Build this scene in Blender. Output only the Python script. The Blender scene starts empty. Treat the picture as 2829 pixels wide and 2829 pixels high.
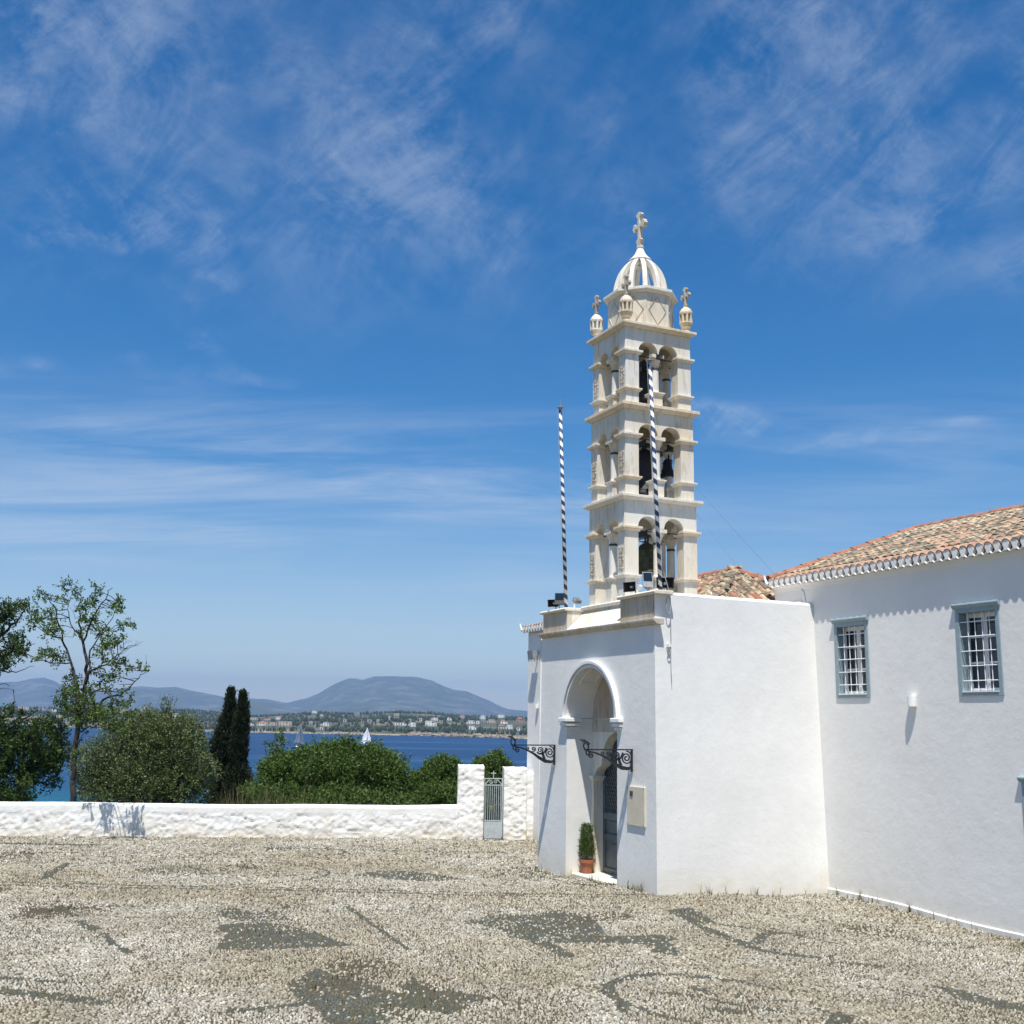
import bpy, bmesh, math, random
import numpy as np
from mathutils import Vector, Matrix
from mathutils.geometry import tessellate_polygon

S = bpy.context.scene
COL = S.collection
R = math.radians
random.seed(7)
rng = np.random.default_rng(11)

# ------------------------------------------------------------------ camera
PITCH, ROLL, EYE = math.atan(392 / 2075), R(0.85), 3.0
FPX = 2075.0 / 1932
cam_d = bpy.data.cameras.new("camera")
cam = bpy.data.objects.new("camera", cam_d)
COL.objects.link(cam)
cam_d.sensor_width = 36.0
cam_d.lens = 36.0 * FPX
cam_d.clip_start = 0.1
cam_d.clip_end = 60000
cam.matrix_world = (Matrix.Translation((0, 0, EYE)) @ Matrix.Rotation(R(90) + PITCH, 4, 'X')
                    @ Matrix.Rotation(ROLL, 4, 'Z'))
S.camera = cam

# ------------------------------------------------------------------ sky, sun, exposure
SUN = Vector((-0.033, -0.405, 1.0)).normalized()          # towards the sun
SUN_EL = math.asin(SUN.z)
world = bpy.data.worlds.new("World")
S.world = world
world.use_nodes = True
wn, wl = world.node_tree.nodes, world.node_tree.links
wn.clear()


def wnode(t, **kw):
    n = wn.new(t)
    for k, v in kw.items():
        setattr(n, k, v)
    return n


def wmath(op, a, b=None, clamp=False):
    n = wnode('ShaderNodeMath', operation=op, use_clamp=clamp)
    for i, v in enumerate((a, b)):
        if v is None:
            continue
        if isinstance(v, (int, float)):
            n.inputs[i].default_value = v
        else:
            wl.new(v, n.inputs[i])
    return n.outputs[0]


def wramp(v, p0, p1, lo=0.0, hi=1.0):
    n = wnode('ShaderNodeMapRange', interpolation_type='SMOOTHSTEP')
    wl.new(v, n.inputs[0])
    for i, x in zip((1, 2, 3, 4), (p0, p1, lo, hi)):
        n.inputs[i].default_value = x
    return n.outputs[0]


sky = wnode('ShaderNodeTexSky', sky_type='NISHITA', sun_disc=False)
sky.sun_elevation = SUN_EL
sky.sun_rotation = math.atan2(SUN.x, SUN.y)
sky.altitude = 0
sky.air_density = 1.0
sky.dust_density = 0.1
sky.ozone_density = 3.2
hsv = wnode('ShaderNodeHueSaturation')
hsv.inputs['Hue'].default_value = 0.502
hsv.inputs['Saturation'].default_value = 1.36
hsv.inputs['Value'].default_value = 0.89
wl.new(sky.outputs[0], hsv.inputs['Color'])
tc = wnode('ShaderNodeTexCoord')
sep = wnode('ShaderNodeSeparateXYZ')
wl.new(tc.outputs['Generated'], sep.inputs[0])
zc = wmath('MAXIMUM', sep.outputs[2], 0.0)
den = wmath('ADD', zc, 0.10)
px = wmath('DIVIDE', sep.outputs[0], den)
py = wmath('DIVIDE', sep.outputs[1], den)
cmb = wnode('ShaderNodeCombineXYZ')
wl.new(px, cmb.inputs[0])
wl.new(py, cmb.inputs[1])


def wnoise(scale, detail, rough, mscale, loc, rotz, dist=0.0):
    m = wnode('ShaderNodeMapping')
    wl.new(cmb.outputs[0], m.inputs[0])
    m.inputs['Location'].default_value = loc
    m.inputs['Rotation'].default_value = (0, 0, rotz)
    m.inputs['Scale'].default_value = mscale
    n = wnode('ShaderNodeTexNoise')
    n.inputs['Scale'].default_value = scale
    n.inputs['Detail'].default_value = detail
    n.inputs['Roughness'].default_value = rough
    n.inputs['Distortion'].default_value = dist
    wl.new(m.outputs[0], n.inputs['Vector'])
    return n.outputs[0]


def dnoise(scale, detail, rough, mscale, loc, roty, dist=0.0):
    """noise over the dome of directions, stretched along one slanting axis"""
    m0 = wnode('ShaderNodeMapping')
    m0.inputs['Rotation'].default_value = (0, roty, 0)
    wl.new(tc.outputs['Generated'], m0.inputs[0])
    m = wnode('ShaderNodeMapping')
    m.inputs['Location'].default_value = loc
    m.inputs['Scale'].default_value = mscale
    wl.new(m0.outputs[0], m.inputs[0])
    n = wnode('ShaderNodeTexNoise')
    n.inputs['Scale'].default_value = scale
    n.inputs['Detail'].default_value = detail
    n.inputs['Roughness'].default_value = rough
    n.inputs['Distortion'].default_value = dist
    wl.new(m.outputs[0], n.inputs['Vector'])
    return n.outputs[0]


# high cirrus: feathered fibres gathered in loose drifts over the upper sky
c_big = wramp(dnoise(3.6, 4, 0.55, (1, 1, 1.2), (3.3, 1.2, 0.4), R(25), 0.4), 0.38, 0.64)
c_soft = wramp(dnoise(6.5, 7, 0.62, (1.0, 1, 1.5), (1.9, 3.1, 0), R(30), 0.4), 0.36, 0.74)
c_fib = dnoise(9.0, 12, 0.70, (1.0, 1, 2.2), (0.4, 7.1, 0), R(38), 0.5)
c_fib2 = dnoise(8.0, 12, 0.70, (1.0, 1, 2.0), (5.4, 2.1, 0), R(-32), 0.5)
fib = wramp(wmath('ADD', wmath('MULTIPLY', c_fib, 0.55), wmath('MULTIPLY', c_fib2, 0.45)), 0.40, 0.66)
w1 = wmath('ADD', wmath('MULTIPLY', fib, 0.72), wmath('MULTIPLY', c_soft, 0.28))
high = wmath('MULTIPLY', wmath('MULTIPLY', w1, wmath('ADD', wmath('MULTIPLY', c_big, 0.85), 0.15)), wramp(sep.outputs[2], 0.28, 0.52))
# a few small torn wisps lower down
mid = wmath('MULTIPLY', wmath('MULTIPLY', fib, wramp(wnoise(1.9, 3, 0.5, (1, 1, 1), (8.2, 0.7, 0), 0.0, 0.3), 0.56, 0.70)),
            wmath('MULTIPLY', wramp(sep.outputs[2], 0.20, 0.28), wramp(sep.outputs[2], 0.36, 0.46, 1.0, 0.0)))
# low streaks, seen edge on
c_str = wnoise(1.25, 10, 0.64, (0.55, 2.0, 1), (1.7, 0.35, 0), R(6), 0.45)
c_str2 = wramp(wnoise(0.5, 3, 0.5, (1, 1, 1), (0.2, 4.4, 0), 0.0, 0.2), 0.36, 0.60)
band = wmath('MULTIPLY', wramp(sep.outputs[2], 0.07, 0.17), wramp(sep.outputs[2], 0.225, 0.31, 1.0, 0.0))
low = wmath('MULTIPLY', wmath('MULTIPLY', wramp(c_str, 0.36, 0.70), band), wmath('ADD', wmath('MULTIPLY', c_str2, 0.8), 0.2))
cl = wmath('ADD', wmath('ADD', wmath('MULTIPLY', high, 0.50), wmath('MULTIPLY', mid, 0.45)), wmath('MULTIPLY', low, 0.52), True)
mixc = wnode('ShaderNodeMix', data_type='RGBA')
wl.new(cl, mixc.inputs[0])
wl.new(hsv.outputs[0], mixc.inputs[6])
mixc.inputs[7].default_value = (4.9, 5.5, 6.3, 1)
bg = wnode('ShaderNodeBackground')
bg.inputs[1].default_value = 0.10
wl.new(wramp(sep.outputs[2], 0.0, 0.25, 0.98, 1.42), hsv.inputs['Saturation'])
wl.new(mixc.outputs[2], bg.inputs[0])
wout = wnode('ShaderNodeOutputWorld')
wl.new(bg.outputs[0], wout.inputs[0])

sun_d = bpy.data.lights.new("sun", 'SUN')
sun_d.energy = 5.0
sun_d.angle = R(0.53)
sun_d.color = (1.0, 0.96, 0.885)
sun = bpy.data.objects.new("sun", sun_d)
COL.objects.link(sun)
sun.rotation_euler = SUN.to_track_quat('Z', 'Y').to_euler()
sun.location = (0, -20, 40)

S.view_settings.view_transform = 'Standard'
S.view_settings.look = 'None'
S.view_settings.gamma = 1.0
S.view_settings.exposure = 0.43
S.cycles.use_denoising = True
S.cycles.max_bounces = 8
S.cycles.volume_bounces = 1
S.cycles.transparent_max_bounces = 8
S.cycles.caustics_reflective = False
S.cycles.caustics_refractive = False

# ------------------------------------------------------------------ measuring helpers
_fw = np.array([0, math.cos(PITCH), math.sin(PITCH)])
_up = np.array([0, -math.sin(PITCH), math.cos(PITCH)])
_rt = np.array([1.0, 0, 0])
_RR = math.cos(ROLL) * _rt + math.sin(ROLL) * _up
_UU = -math.sin(ROLL) * _rt + math.cos(ROLL) * _up


def ray(x, y):
    """direction through point x,y of the 2829-square photograph"""
    d = _fw + _RR * ((x / 2829 - 0.5) / FPX) + _UU * ((0.5 - y / 2829) / FPX)
    return d / d[1]


def at(x, y, Y):
    d = ray(x, y)
    return np.array([0, 0, EYE]) + d * Y


def on_level(x, y, z):
    d = ray(x, y)
    return np.array([0, 0, EYE]) + d * ((z - EYE) / d[2])


# building frame: local x = b (into the buildings, to the right), local y = a (along the facade, away)
TH = R(25)
OB = np.array([2.651, 20.231, 0.0])
VB = np.array([math.cos(TH), math.sin(TH), 0.0])
VA = np.array([-math.sin(TH), math.cos(TH), 0.0])


def bw(b, a, z):
    return OB + VB * b + VA * a + np.array([0, 0, z])


def to_ab(p):
    q = np.asarray(p) - OB
    return q[..., 0] * VA[0] + q[..., 1] * VA[1], q[..., 0] * VB[0] + q[..., 1] * VB[1]


GC = [(bw(0, 0, 0), 0.0), (bw(0, 4.7, 0), -.12), (bw(3.87, 0, 0), -.15), (bw(3.87, -4.5, 0), -.24),
      (bw(3.87, -9, 0), -.30), ((0, 11, 0), -.05), ((-6, 12, 0), -.06), ((0.5, 30, 0), -.1), ((-6, 30, 0), -.1),
      ((-14, 29.5, 0), -.1), ((-9, 20, 0), -.06), ((0, 2, 0), -.05), ((6, 8, 0), -.15), ((-3, 20, 0), -.04)]


def gz(x, y):
    x = np.asarray(x, float)
    y = np.asarray(y, float)
    num = np.zeros_like(x)
    dn = np.zeros_like(x)
    for p, z in GC:
        w = 1.0 / ((x - p[0]) ** 2 + (y - p[1]) ** 2 + 0.6) ** 1.5
        num += w * z
        dn += w
    return num / dn


# ------------------------------------------------------------------ materials
def new_mat(name):
    m = bpy.data.materials.new(name)
    m.use_nodes = True
    return m, m.node_tree.nodes, m.node_tree.links, m.node_tree.nodes['Principled BSDF']


def link_noise(n, l, scale, detail=4, rough=0.55, coord='Object', mscale=None, dist=0.0):
    t = n.new('ShaderNodeTexCoord')
    nz = n.new('ShaderNodeTexNoise')
    nz.inputs['Scale'].default_value = scale
    nz.inputs['Detail'].default_value = detail
    nz.inputs['Roughness'].default_value = rough
    nz.inputs['Distortion'].default_value = dist
    if mscale:
        mp = n.new('ShaderNodeMapping')
        mp.inputs['Scale'].default_value = mscale
        l.new(t.outputs[coord], mp.inputs[0])
        l.new(mp.outputs[0], nz.inputs['Vector'])
    else:
        l.new(t.outputs[coord], nz.inputs['Vector'])
    return nz.outputs['Fac']


def ramp(n, l, fac, stops):
    r = n.new('ShaderNodeValToRGB')
    e = r.color_ramp.elements
    while len(e) < len(stops):
        e.new(0.5)
    for i, (p, c) in enumerate(stops):
        e[i].position = p
        e[i].color = (*c, 1)
    l.new(fac, r.inputs[0])
    return r.outputs[0]


def mixrgb(n, l, fac, a, b, mode='MIX'):
    m = n.new('ShaderNodeMix')
    m.data_type = 'RGBA'
    m.blend_type = mode
    for i, v in ((0, fac), (6, a), (7, b)):
        if isinstance(v, (int, float)):
            m.inputs[i].default_value = v
        elif isinstance(v, tuple):
            m.inputs[i].default_value = (*v, 1)
        else:
            l.new(v, m.inputs[i])
    return m.outputs[2]


def add_bump(n, l, p, fac, strength, dist):
    b = n.new('ShaderNodeBump')
    b.inputs['Strength'].default_value = strength
    b.inputs['Distance'].default_value = dist
    l.new(fac, b.inputs['Height'])
    l.new(b.outputs[0], p.inputs['Normal'])


def simple(name, c1, c2=None, scale=6.0, rough=0.75, bump=0.0, bscale=30.0, bdist=0.01, metal=0.0, mscale=None, lo=.35, hi=.65, detail=5):
    m, n, l, p = new_mat(name)
    p.inputs['Roughness'].default_value = rough
    p.inputs['Metallic'].default_value = metal
    if c2:
        f = link_noise(n, l, scale, detail, mscale=mscale)
        l.new(ramp(n, l, f, [(lo, c1), (hi, c2)]), p.inputs['Base Color'])
    else:
        p.inputs['Base Color'].default_value = (*c1, 1)
    if bump:
        add_bump(n, l, p, link_noise(n, l, bscale, 5), bump, bdist)
    return m


def plaster(name, base, dirt, stain, zlo):
    m, n, l, p = new_mat(name)
    p.inputs['Roughness'].default_value = 0.9
    p.inputs['Specular IOR Level'].default_value = 0.2
    f1 = link_noise(n, l, 0.9, 6, 0.6)
    c = ramp(n, l, f1, [(.3, dirt), (.62, base)])
    f2 = link_noise(n, l, 3.4, 8, 0.68, mscale=(1.0, 1.0, .16))          # rain streaks
    c = mixrgb(n, l, ramp(n, l, f2, [(.54, (0, 0, 0)), (.76, (.55,) * 3)]), c, dirt)
    # splash-back staining that starts at the foot of the wall
    t = n.new('ShaderNodeTexCoord')
    sp = n.new('ShaderNodeSeparateXYZ')
    l.new(t.outputs['Object'], sp.inputs[0])
    mr = n.new('ShaderNodeMapRange')
    l.new(sp.outputs[2], mr.inputs[0])
    for i, v in zip((1, 2, 3, 4), (zlo - .2, zlo + .7, 1, 0)):
        mr.inputs[i].default_value = v
    mm = n.new('ShaderNodeMath')
    mm.operation = 'MULTIPLY'
    l.new(mr.outputs[0], mm.inputs[0])
    l.new(ramp(n, l, link_noise(n, l, 2.2, 6, .65), [(.28, (0, 0, 0)), (.62, (1, 1, 1))]), mm.inputs[1])
    c = mixrgb(n, l, mm.outputs[0], c, stain)
    l.new(c, p.inputs['Base Color'])
    fb = link_noise(n, l, 5.0, 10, 0.62)
    add_bump(n, l, p, fb, 0.24, 0.03)
    return m


M = {}
M['plaster'] = plaster('lime plaster', (.82, .81, .785), (.755, .745, .72), (.66, .57, .42), -0.1)
M['plaster2'] = plaster('grey white plaster', (.80, .785, .76), (.745, .73, .705), (.60, .555, .46), -0.2)
M['white'] = simple('white paint', (.84, .84, .82), (.76, .76, .74), 5, .8, .12, 30, .01)


def marble(name, warm, pale, vein, mscale=(1, 1, .35)):
    m, n, l, p = new_mat(name)
    p.inputs['Roughness'].default_value = 0.6
    p.inputs['Specular IOR Level'].default_value = 0.3
    oi = n.new('ShaderNodeObjectInfo')
    f1 = link_noise(n, l, 1.6, 6, 0.6, mscale=mscale)
    add = n.new('ShaderNodeMath')
    add.operation = 'ADD'
    l.new(f1, add.inputs[0])
    sc = n.new('ShaderNodeMapRange')
    l.new(oi.outputs['Random'], sc.inputs[0])
    sc.inputs[3].default_value = -.14
    sc.inputs[4].default_value = .14
    l.new(sc.outputs[0], add.inputs[1])
    c = ramp(n, l, add.outputs[0], [(.33, pale), (.64, warm)])
    f2 = link_noise(n, l, 8.5, 9, 0.72, mscale=(1, 1, .22), dist=.5)
    c = mixrgb(n, l, ramp(n, l, f2, [(.49, (0, 0, 0)), (.70, (.85,) * 3)]), c, vein)
    l.new(c, p.inputs['Base Color'])
    add_bump(n, l, p, link_noise(n, l, 38, 6, .6), .3, .006)
    return m


M['marble'] = marble('weathered marble', (.71, .60, .435), (.75, .725, .665), (.42, .355, .265))
M['marble_clean'] = marble('pale marble', (.75, .685, .57), (.77, .755, .71), (.54, .49, .40))
M['marble_dirty'] = marble('soiled marble', (.50, .415, .30), (.58, .53, .45), (.24, .20, .15))
M['marble_pink'] = marble('pink stained marble', (.46, .335, .255), (.53, .47, .40), (.30, .22, .16))
M['plaque'] = simple('cream plaque marble', (.60, .53, .40), (.66, .60, .48), 5, .6)
M['lead'] = simple('dark lead', (.035, .035, .04), (.07, .07, .075), 20, .6)
M['iron'] = simple('black wrought iron', (.008, .008, .012), (.02, .02, .026), 30, .45)
M['rope'] = simple('grey cord', (.42, .42, .42), (.3, .3, .3), 40, .85)
M['bronze'] = simple('bell bronze', (.045, .04, .02), (.10, .115, .06), 9, .5, metal=.45)
M['black_bell'] = simple('black bell metal', (.010, .010, .012), (.02, .02, .022), 9, .6)
M['bluegrey'] = simple('blue grey window paint', (.235, .315, .35), (.28, .36, .395), 12, .6, .1, 60, .004)
M['doorgrey'] = simple('grey door paint', (.105, .135, .145), (.14, .17, .175), 8, .55)
M['whitebar'] = simple('white enamel', (.80, .80, .80), None, rough=.45)
M['grey_metal'] = simple('grey metal', (.32, .34, .35), (.24, .26, .27), 14, .5)
M['black_plastic'] = simple('black plastic', (.012, .012, .013), (.02, .02, .02), 20, .5)
M['speaker_grey'] = simple('pale speaker shell', (.62, .64, .66), (.55, .57, .58), 12, .5)
M['gate'] = simple('pale grey gate paint', (.40, .45, .46), (.50, .55, .56), 9, .6)
M['terracotta'] = simple('terracotta pot', (.29, .095, .045), (.36, .13, .065), 10, .8, .15, 40, .004)
M['soil'] = simple('potting soil', (.05, .035, .022), (.03, .02, .015), 30, .95)
M['bark'] = simple('bark', (.02, .017, .014), (.042, .035, .028), 14, .95, .5, 40, .02, mscale=(1, 1, .3))
M['steel'] = simple('steel', (.5, .5, .52), None, rough=.35, metal=.9)

# glass
gm, gn_, gl_, gp = new_mat('window glass')
gp.inputs['Base Color'].default_value = (.012, .02, .03, 1)
gp.inputs['Roughness'].default_value = .06
gp.inputs['Specular IOR Level'].default_value = .7
M['glass'] = gm

# barrel tiles: each tile its own firing colour and lichen
def tile_mat(name, stops, lichen_amt):
    m, n, l, p = new_mat(name)
    p.inputs['Roughness'].default_value = .88
    oi = n.new('ShaderNodeObjectInfo')
    c = ramp(n, l, oi.outputs['Random'], stops)
    g = n.new('ShaderNodeNewGeometry')
    vm = n.new('ShaderNodeVectorMath')
    vm.operation = 'SCALE'
    vm.inputs['Scale'].default_value = 1.0
    l.new(g.outputs['Position'], vm.inputs[0])
    nz = n.new('ShaderNodeTexNoise')
    nz.inputs['Scale'].default_value = 7.0
    nz.inputs['Detail'].default_value = 6
    nz.inputs['Roughness'].default_value = .68
    l.new(vm.outputs[0], nz.inputs['Vector'])
    c = mixrgb(n, l, ramp(n, l, nz.outputs['Fac'], [(.45, (0, 0, 0)), (.56, (lichen_amt,) * 3)]), c, (.105, .092, .066))
    nz2 = n.new('ShaderNodeTexNoise')
    nz2.inputs['Scale'].default_value = 16.0
    nz2.inputs['Detail'].default_value = 4
    l.new(vm.outputs[0], nz2.inputs['Vector'])
    c = mixrgb(n, l, ramp(n, l, nz2.outputs['Fac'], [(.62, (0, 0, 0)), (.72, (.8 * lichen_amt,) * 3)]), c, (.50, .46, .38))
    l.new(c, p.inputs['Base Color'])
    add_bump(n, l, p, nz.outputs['Fac'], .4, .02)
    return m


M['tile'] = tile_mat('old barrel tile', [(0, (.38, .22, .14)), (.22, (.45, .31, .20)), (.45, (.53, .42, .28)), (.60, (.16, .135, .10)),
                                         (.75, (.22, .185, .135)), (.88, (.50, .38, .25)), (1, (.40, .24, .15))], .95)
M['tile_red'] = tile_mat('red ridge tile', [(0, (.34, .125, .075)), (.5, (.38, .165, .105)), (1, (.30, .13, .09))], .55)
M['tile_eave'] = tile_mat('orange eave tile', [(0, (.42, .235, .15)), (.5, (.46, .29, .195)), (1, (.40, .25, .175))], .45)


def leaf_mat(name, c1, c2, c3, trans=.25, gloss=.5):
    m, n, l, p = new_mat(name)
    g = n.new('ShaderNodeNewGeometry')
    col = ramp(n, l, g.outputs['Random Per Island'], [(0, c1), (.55, c2), (1, c3)])
    l.new(col, p.inputs['Base Color'])
    p.inputs['Roughness'].default_value = gloss
    p.inputs['Specular IOR Level'].default_value = .22
    tr = n.new('ShaderNodeBsdfTranslucent')
    hs = n.new('ShaderNodeHueSaturation')
    hs.inputs['Value'].default_value = 1.34
    l.new(col, hs.inputs['Color'])
    l.new(hs.outputs[0], tr.inputs[0])
    mx = n.new('ShaderNodeMixShader')
    mx.inputs[0].default_value = trans
    l.new(p.outputs[0], mx.inputs[1])
    l.new(tr.outputs[0], mx.inputs[2])
    l.new(mx.outputs[0], n['Material Output'].inputs[0])
    return m


M['leaf_locust'] = leaf_mat('locust leaf', (.05, .095, .018), (.078, .13, .028), (.13, .18, .05))
M['leaf_dark'] = leaf_mat('dark leaf', (.024, .05, .011), (.04, .076, .016), (.08, .12, .028))
M['leaf_olive'] = leaf_mat('olive leaf', (.045, .068, .016), (.088, .12, .032), (.25, .29, .16), .15, .42)
M['leaf_oleander'] = leaf_mat('oleander leaf', (.045, .088, .016), (.078, .135, .026), (.15, .205, .06))
M['leaf_cypress'] = leaf_mat('cypress leaf', (.012, .02, .009), (.018, .03, .012), (.035, .045, .018), .08, .7)
M['leaf_thuja'] = leaf_mat('thuja leaf', (.05, .09, .018), (.08, .13, .025), (.13, .17, .04), .2)
M['grass'] = leaf_mat('dry grass', (.16, .13, .065), (.14, .15, .055), (.085, .11, .03), .3, .7)

# ------------------------------------------------------------------ mesh helpers
BASE = {}


class MB:
    def __init__(s):
        s.v, s.f = [], []

    def add(s, v, f):
        k = len(s.v)
        s.v += [tuple(map(float, p)) for p in v]
        s.f += [tuple(i + k for i in q) for q in f]
        return s

    def box(s, x0, x1, y0, y1, z0, z1):
        return s.frustum((x0, x1, y0, y1, z0), (x0, x1, y0, y1, z1))

    def frustum(s, lo, hi):
        a, b = lo, hi
        v = [(a[0], a[2], a[4]), (a[1], a[2], a[4]), (a[1], a[3], a[4]), (a[0], a[3], a[4]),
             (b[0], b[2], b[4]), (b[1], b[2], b[4]), (b[1], b[3], b[4]), (b[0], b[3], b[4])]
        return s.add(v, [(3, 2, 1, 0), (4, 5, 6, 7), (0, 1, 5, 4), (1, 2, 6, 5), (2, 3, 7, 6), (3, 0, 4, 7)])

    def prism(s, poly, axis, d0, d1):
        """poly: list of (u,v); axis 'x': (u,v)=(y,z); 'y': (x,z); 'z': (x,y)"""
        n = len(poly)

        def P(u, v, d):
            return {'x': (d, u, v), 'y': (u, d, v), 'z': (u, v, d)}[axis]
        vs = [P(u, v, d0) for u, v in poly] + [P(u, v, d1) for u, v in poly]
        fs = [tuple(range(n)), tuple(range(2 * n - 1, n - 1, -1))]
        fs += [(i, (i + 1) % n, n + (i + 1) % n, n + i) for i in range(n)]
        return s.add(vs, fs)

    def sheet(s, loops, fn):
        """polygon with holes, loops[0] outer; fn maps (u,v) to xyz"""
        pts = [p for lp in loops for p in lp]
        tri = tessellate_polygon([[Vector((u, v, 0)) for u, v in lp] for lp in loops])
        return s.add([fn(u, v) for u, v in pts], [tuple(t) for t in tri])

    def lathe(s, prof, cx, cy, seg=24, ph=0.0):
        k = len(prof)
        v, f = [], []
        for i in range(seg):
            t = 2 * math.pi * i / seg + ph
            for r, z in prof:
                v.append((cx + r * math.cos(t), cy + r * math.sin(t), z))
        for i in range(seg):
            j = (i + 1) % seg
            for q in range(k - 1):
                f.append((i * k + q, j * k + q, j * k + q + 1, i * k + q + 1))
        f.append(tuple(i * k for i in range(seg - 1, -1, -1)))
        f.append(tuple(i * k + k - 1 for i in range(seg)))
        return s.add(v, f)

    def tube(s, pts, r, seg=6, cap=True):
        pts = [Vector(p) for p in pts]
        n = len(pts)
        rr = r if isinstance(r, (list, tuple)) else [r] * n
        v, f = [], []
        ref = Vector((0.13, 0.31, 0.94)).normalized()
        for i, p in enumerate(pts):
            t = (pts[min(i + 1, n - 1)] - pts[max(i - 1, 0)])
            t = t.normalized() if t.length > 1e-9 else Vector((0, 0, 1))
            u = t.cross(ref)
            if u.length < .05:
                u = t.cross(Vector((1, 0, 0)))
            u.normalize()
            w_ = t.cross(u)
            for k in range(seg):
                a = 2 * math.pi * k / seg
                v.append(p + (u * math.cos(a) + w_ * math.sin(a)) * rr[i])
        for i in range(n - 1):
            for k in range(seg):
                k2 = (k + 1) % seg
                f.append((i * seg + k, i * seg + k2, (i + 1) * seg + k2, (i + 1) * seg + k))
        if cap:
            f.append(tuple(range(seg - 1, -1, -1)))
            f.append(tuple((n - 1) * seg + k for k in range(seg)))
        return s.add(v, f)

    def strip(s, pts, h, axis, d0, d1):
        """flat bar following a 2-D path, h wide across the path, from d0 to d1 along axis"""
        n = len(pts)
        up, dn = [], []
        for i in range(n):
            a, b = pts[max(i - 1, 0)], pts[min(i + 1, n - 1)]
            tx, ty = b[0] - a[0], b[1] - a[1]
            L = math.hypot(tx, ty) or 1
            hh = h[i] if isinstance(h, (list, tuple)) else h
            nx, ny = -ty / L * hh / 2, tx / L * hh / 2
            up.append((pts[i][0] + nx, pts[i][1] + ny))
            dn.append((pts[i][0] - nx, pts[i][1] - ny))

        def P(u, v, d):
            return {'x': (d, u, v), 'y': (u, d, v), 'z': (u, v, d)}[axis]
        vs, fs = [], []
        for i in range(n):
            vs += [P(*up[i], d0), P(*dn[i], d0), P(*dn[i], d1), P(*up[i], d1)]
        for i in range(n - 1):
            for k in range(4):
                k2 = (k + 1) % 4
                fs.append((4 * i + k, 4 * i + k2, 4 * i + 4 + k2, 4 * i + 4 + k))
        fs += [(3, 2, 1, 0), tuple(4 * (n - 1) + k for k in range(4))]
        return s.add(vs, fs)

    def build(s, name, mat, parent=None, bevel=0.0, smooth=False, seg=2):
        base = BASE.get(parent.name, (0, 0, 0)) if parent else (0, 0, 0)
        me = bpy.data.meshes.new(name)
        me.from_pydata([(p[0] - base[0], p[1] - base[1], p[2] - base[2]) for p in s.v], [], s.f)
        bm = bmesh.new()
        bm.from_mesh(me)
        bmesh.ops.recalc_face_normals(bm, faces=bm.faces)
        bm.to_mesh(me)
        bm.free()
        o = obj_from(me, name, mat, parent)
        BASE[o.name] = base
        if smooth:
            me.shade_smooth()
        if bevel:
            md = o.modifiers.new('edge', 'BEVEL')
            md.width = bevel
            md.segments = seg
            md.limit_method = 'ANGLE'
            md.angle_limit = R(35)
        return o


def obj_from(me, name, mat, parent=None):
    o = bpy.data.objects.new(name, me)
    COL.objects.link(o)
    if mat is not None:
        me.materials.append(M[mat] if isinstance(mat, str) else mat)
    if parent:
        o.parent = parent
    return o


def tag(o, label=None, cat=None, group=None, kind=None):
    for k, v in (('label', label), ('category', cat), ('group', group), ('kind', kind)):
        if v:
            o[k] = v
    return o


def thing(name, label, cat, base=(0, 0, 0), frame='world', group=None, rz=None):
    """Empty at a thing's base. frame 'church': base is (b,a,z) and the children use b,a,z coordinates"""
    o = bpy.data.objects.new(name, None)
    COL.objects.link(o)
    o.empty_display_size = .2
    if frame == 'church':
        o.location = tuple(bw(*base))
        o.rotation_euler = (0, 0, TH)
    else:
        o.location = tuple(base)
    if rz is not None:
        o.rotation_euler = (0, 0, rz)
    BASE[o.name] = tuple(base)
    return tag(o, label, cat, group)


def place_church(o, b=0, a=0, z=0):
    o.location = tuple(bw(b, a, z))
    o.rotation_euler = (0, 0, TH)
    return o


def np_mesh(name, verts, faces_flat, nper, mat, smooth=False):
    me = bpy.data.meshes.new(name)
    nv, nf = len(verts), len(faces_flat) // nper
    me.vertices.add(nv)
    me.vertices.foreach_set('co', np.asarray(verts, np.float32).ravel())
    me.loops.add(nf * nper)
    me.loops.foreach_set('vertex_index', np.asarray(faces_flat, np.int32))
    me.polygons.add(nf)
    me.polygons.foreach_set('loop_start', np.arange(0, nf * nper, nper, dtype=np.int32))
    me.update(calc_edges=True)
    me.validate()
    if smooth:
        me.shade_smooth()
    if mat is not None:
        me.materials.append(M[mat] if isinstance(mat, str) else mat)
    return me


def grid_mesh(name, P, mat, smooth=True):
    """P: (nu,nv,3) array"""
    nu, nv = P.shape[:2]
    i = np.arange(nu - 1)[:, None] * nv + np.arange(nv - 1)[None, :]
    q = np.stack([i, i + nv, i + nv + 1, i + 1], -1).reshape(-1)
    return np_mesh(name, P.reshape(-1, 3), q, 4, mat, smooth)


def vnoise(x, y, seed=0):
    """smooth value noise, numpy"""
    x = np.asarray(x, float)
    y = np.asarray(y, float)
    xi, yi = np.floor(x).astype(np.int64), np.floor(y).astype(np.int64)
    fx, fy = x - xi, y - yi
    fx = fx * fx * (3 - 2 * fx)
    fy = fy * fy * (3 - 2 * fy)

    def h(a, b):
        v = (a * 374761393 + b * 668265263 + seed * 974711) & 0xffffffff
        v = ((v ^ (v >> 13)) * 1274126177) & 0xffffffff
        return ((v ^ (v >> 16)) & 0xffff) / 65535.0
    return (h(xi, yi) * (1 - fx) + h(xi + 1, yi) * fx) * (1 - fy) + (h(xi, yi + 1) * (1 - fx) + h(xi + 1, yi + 1) * fx) * fy


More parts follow.
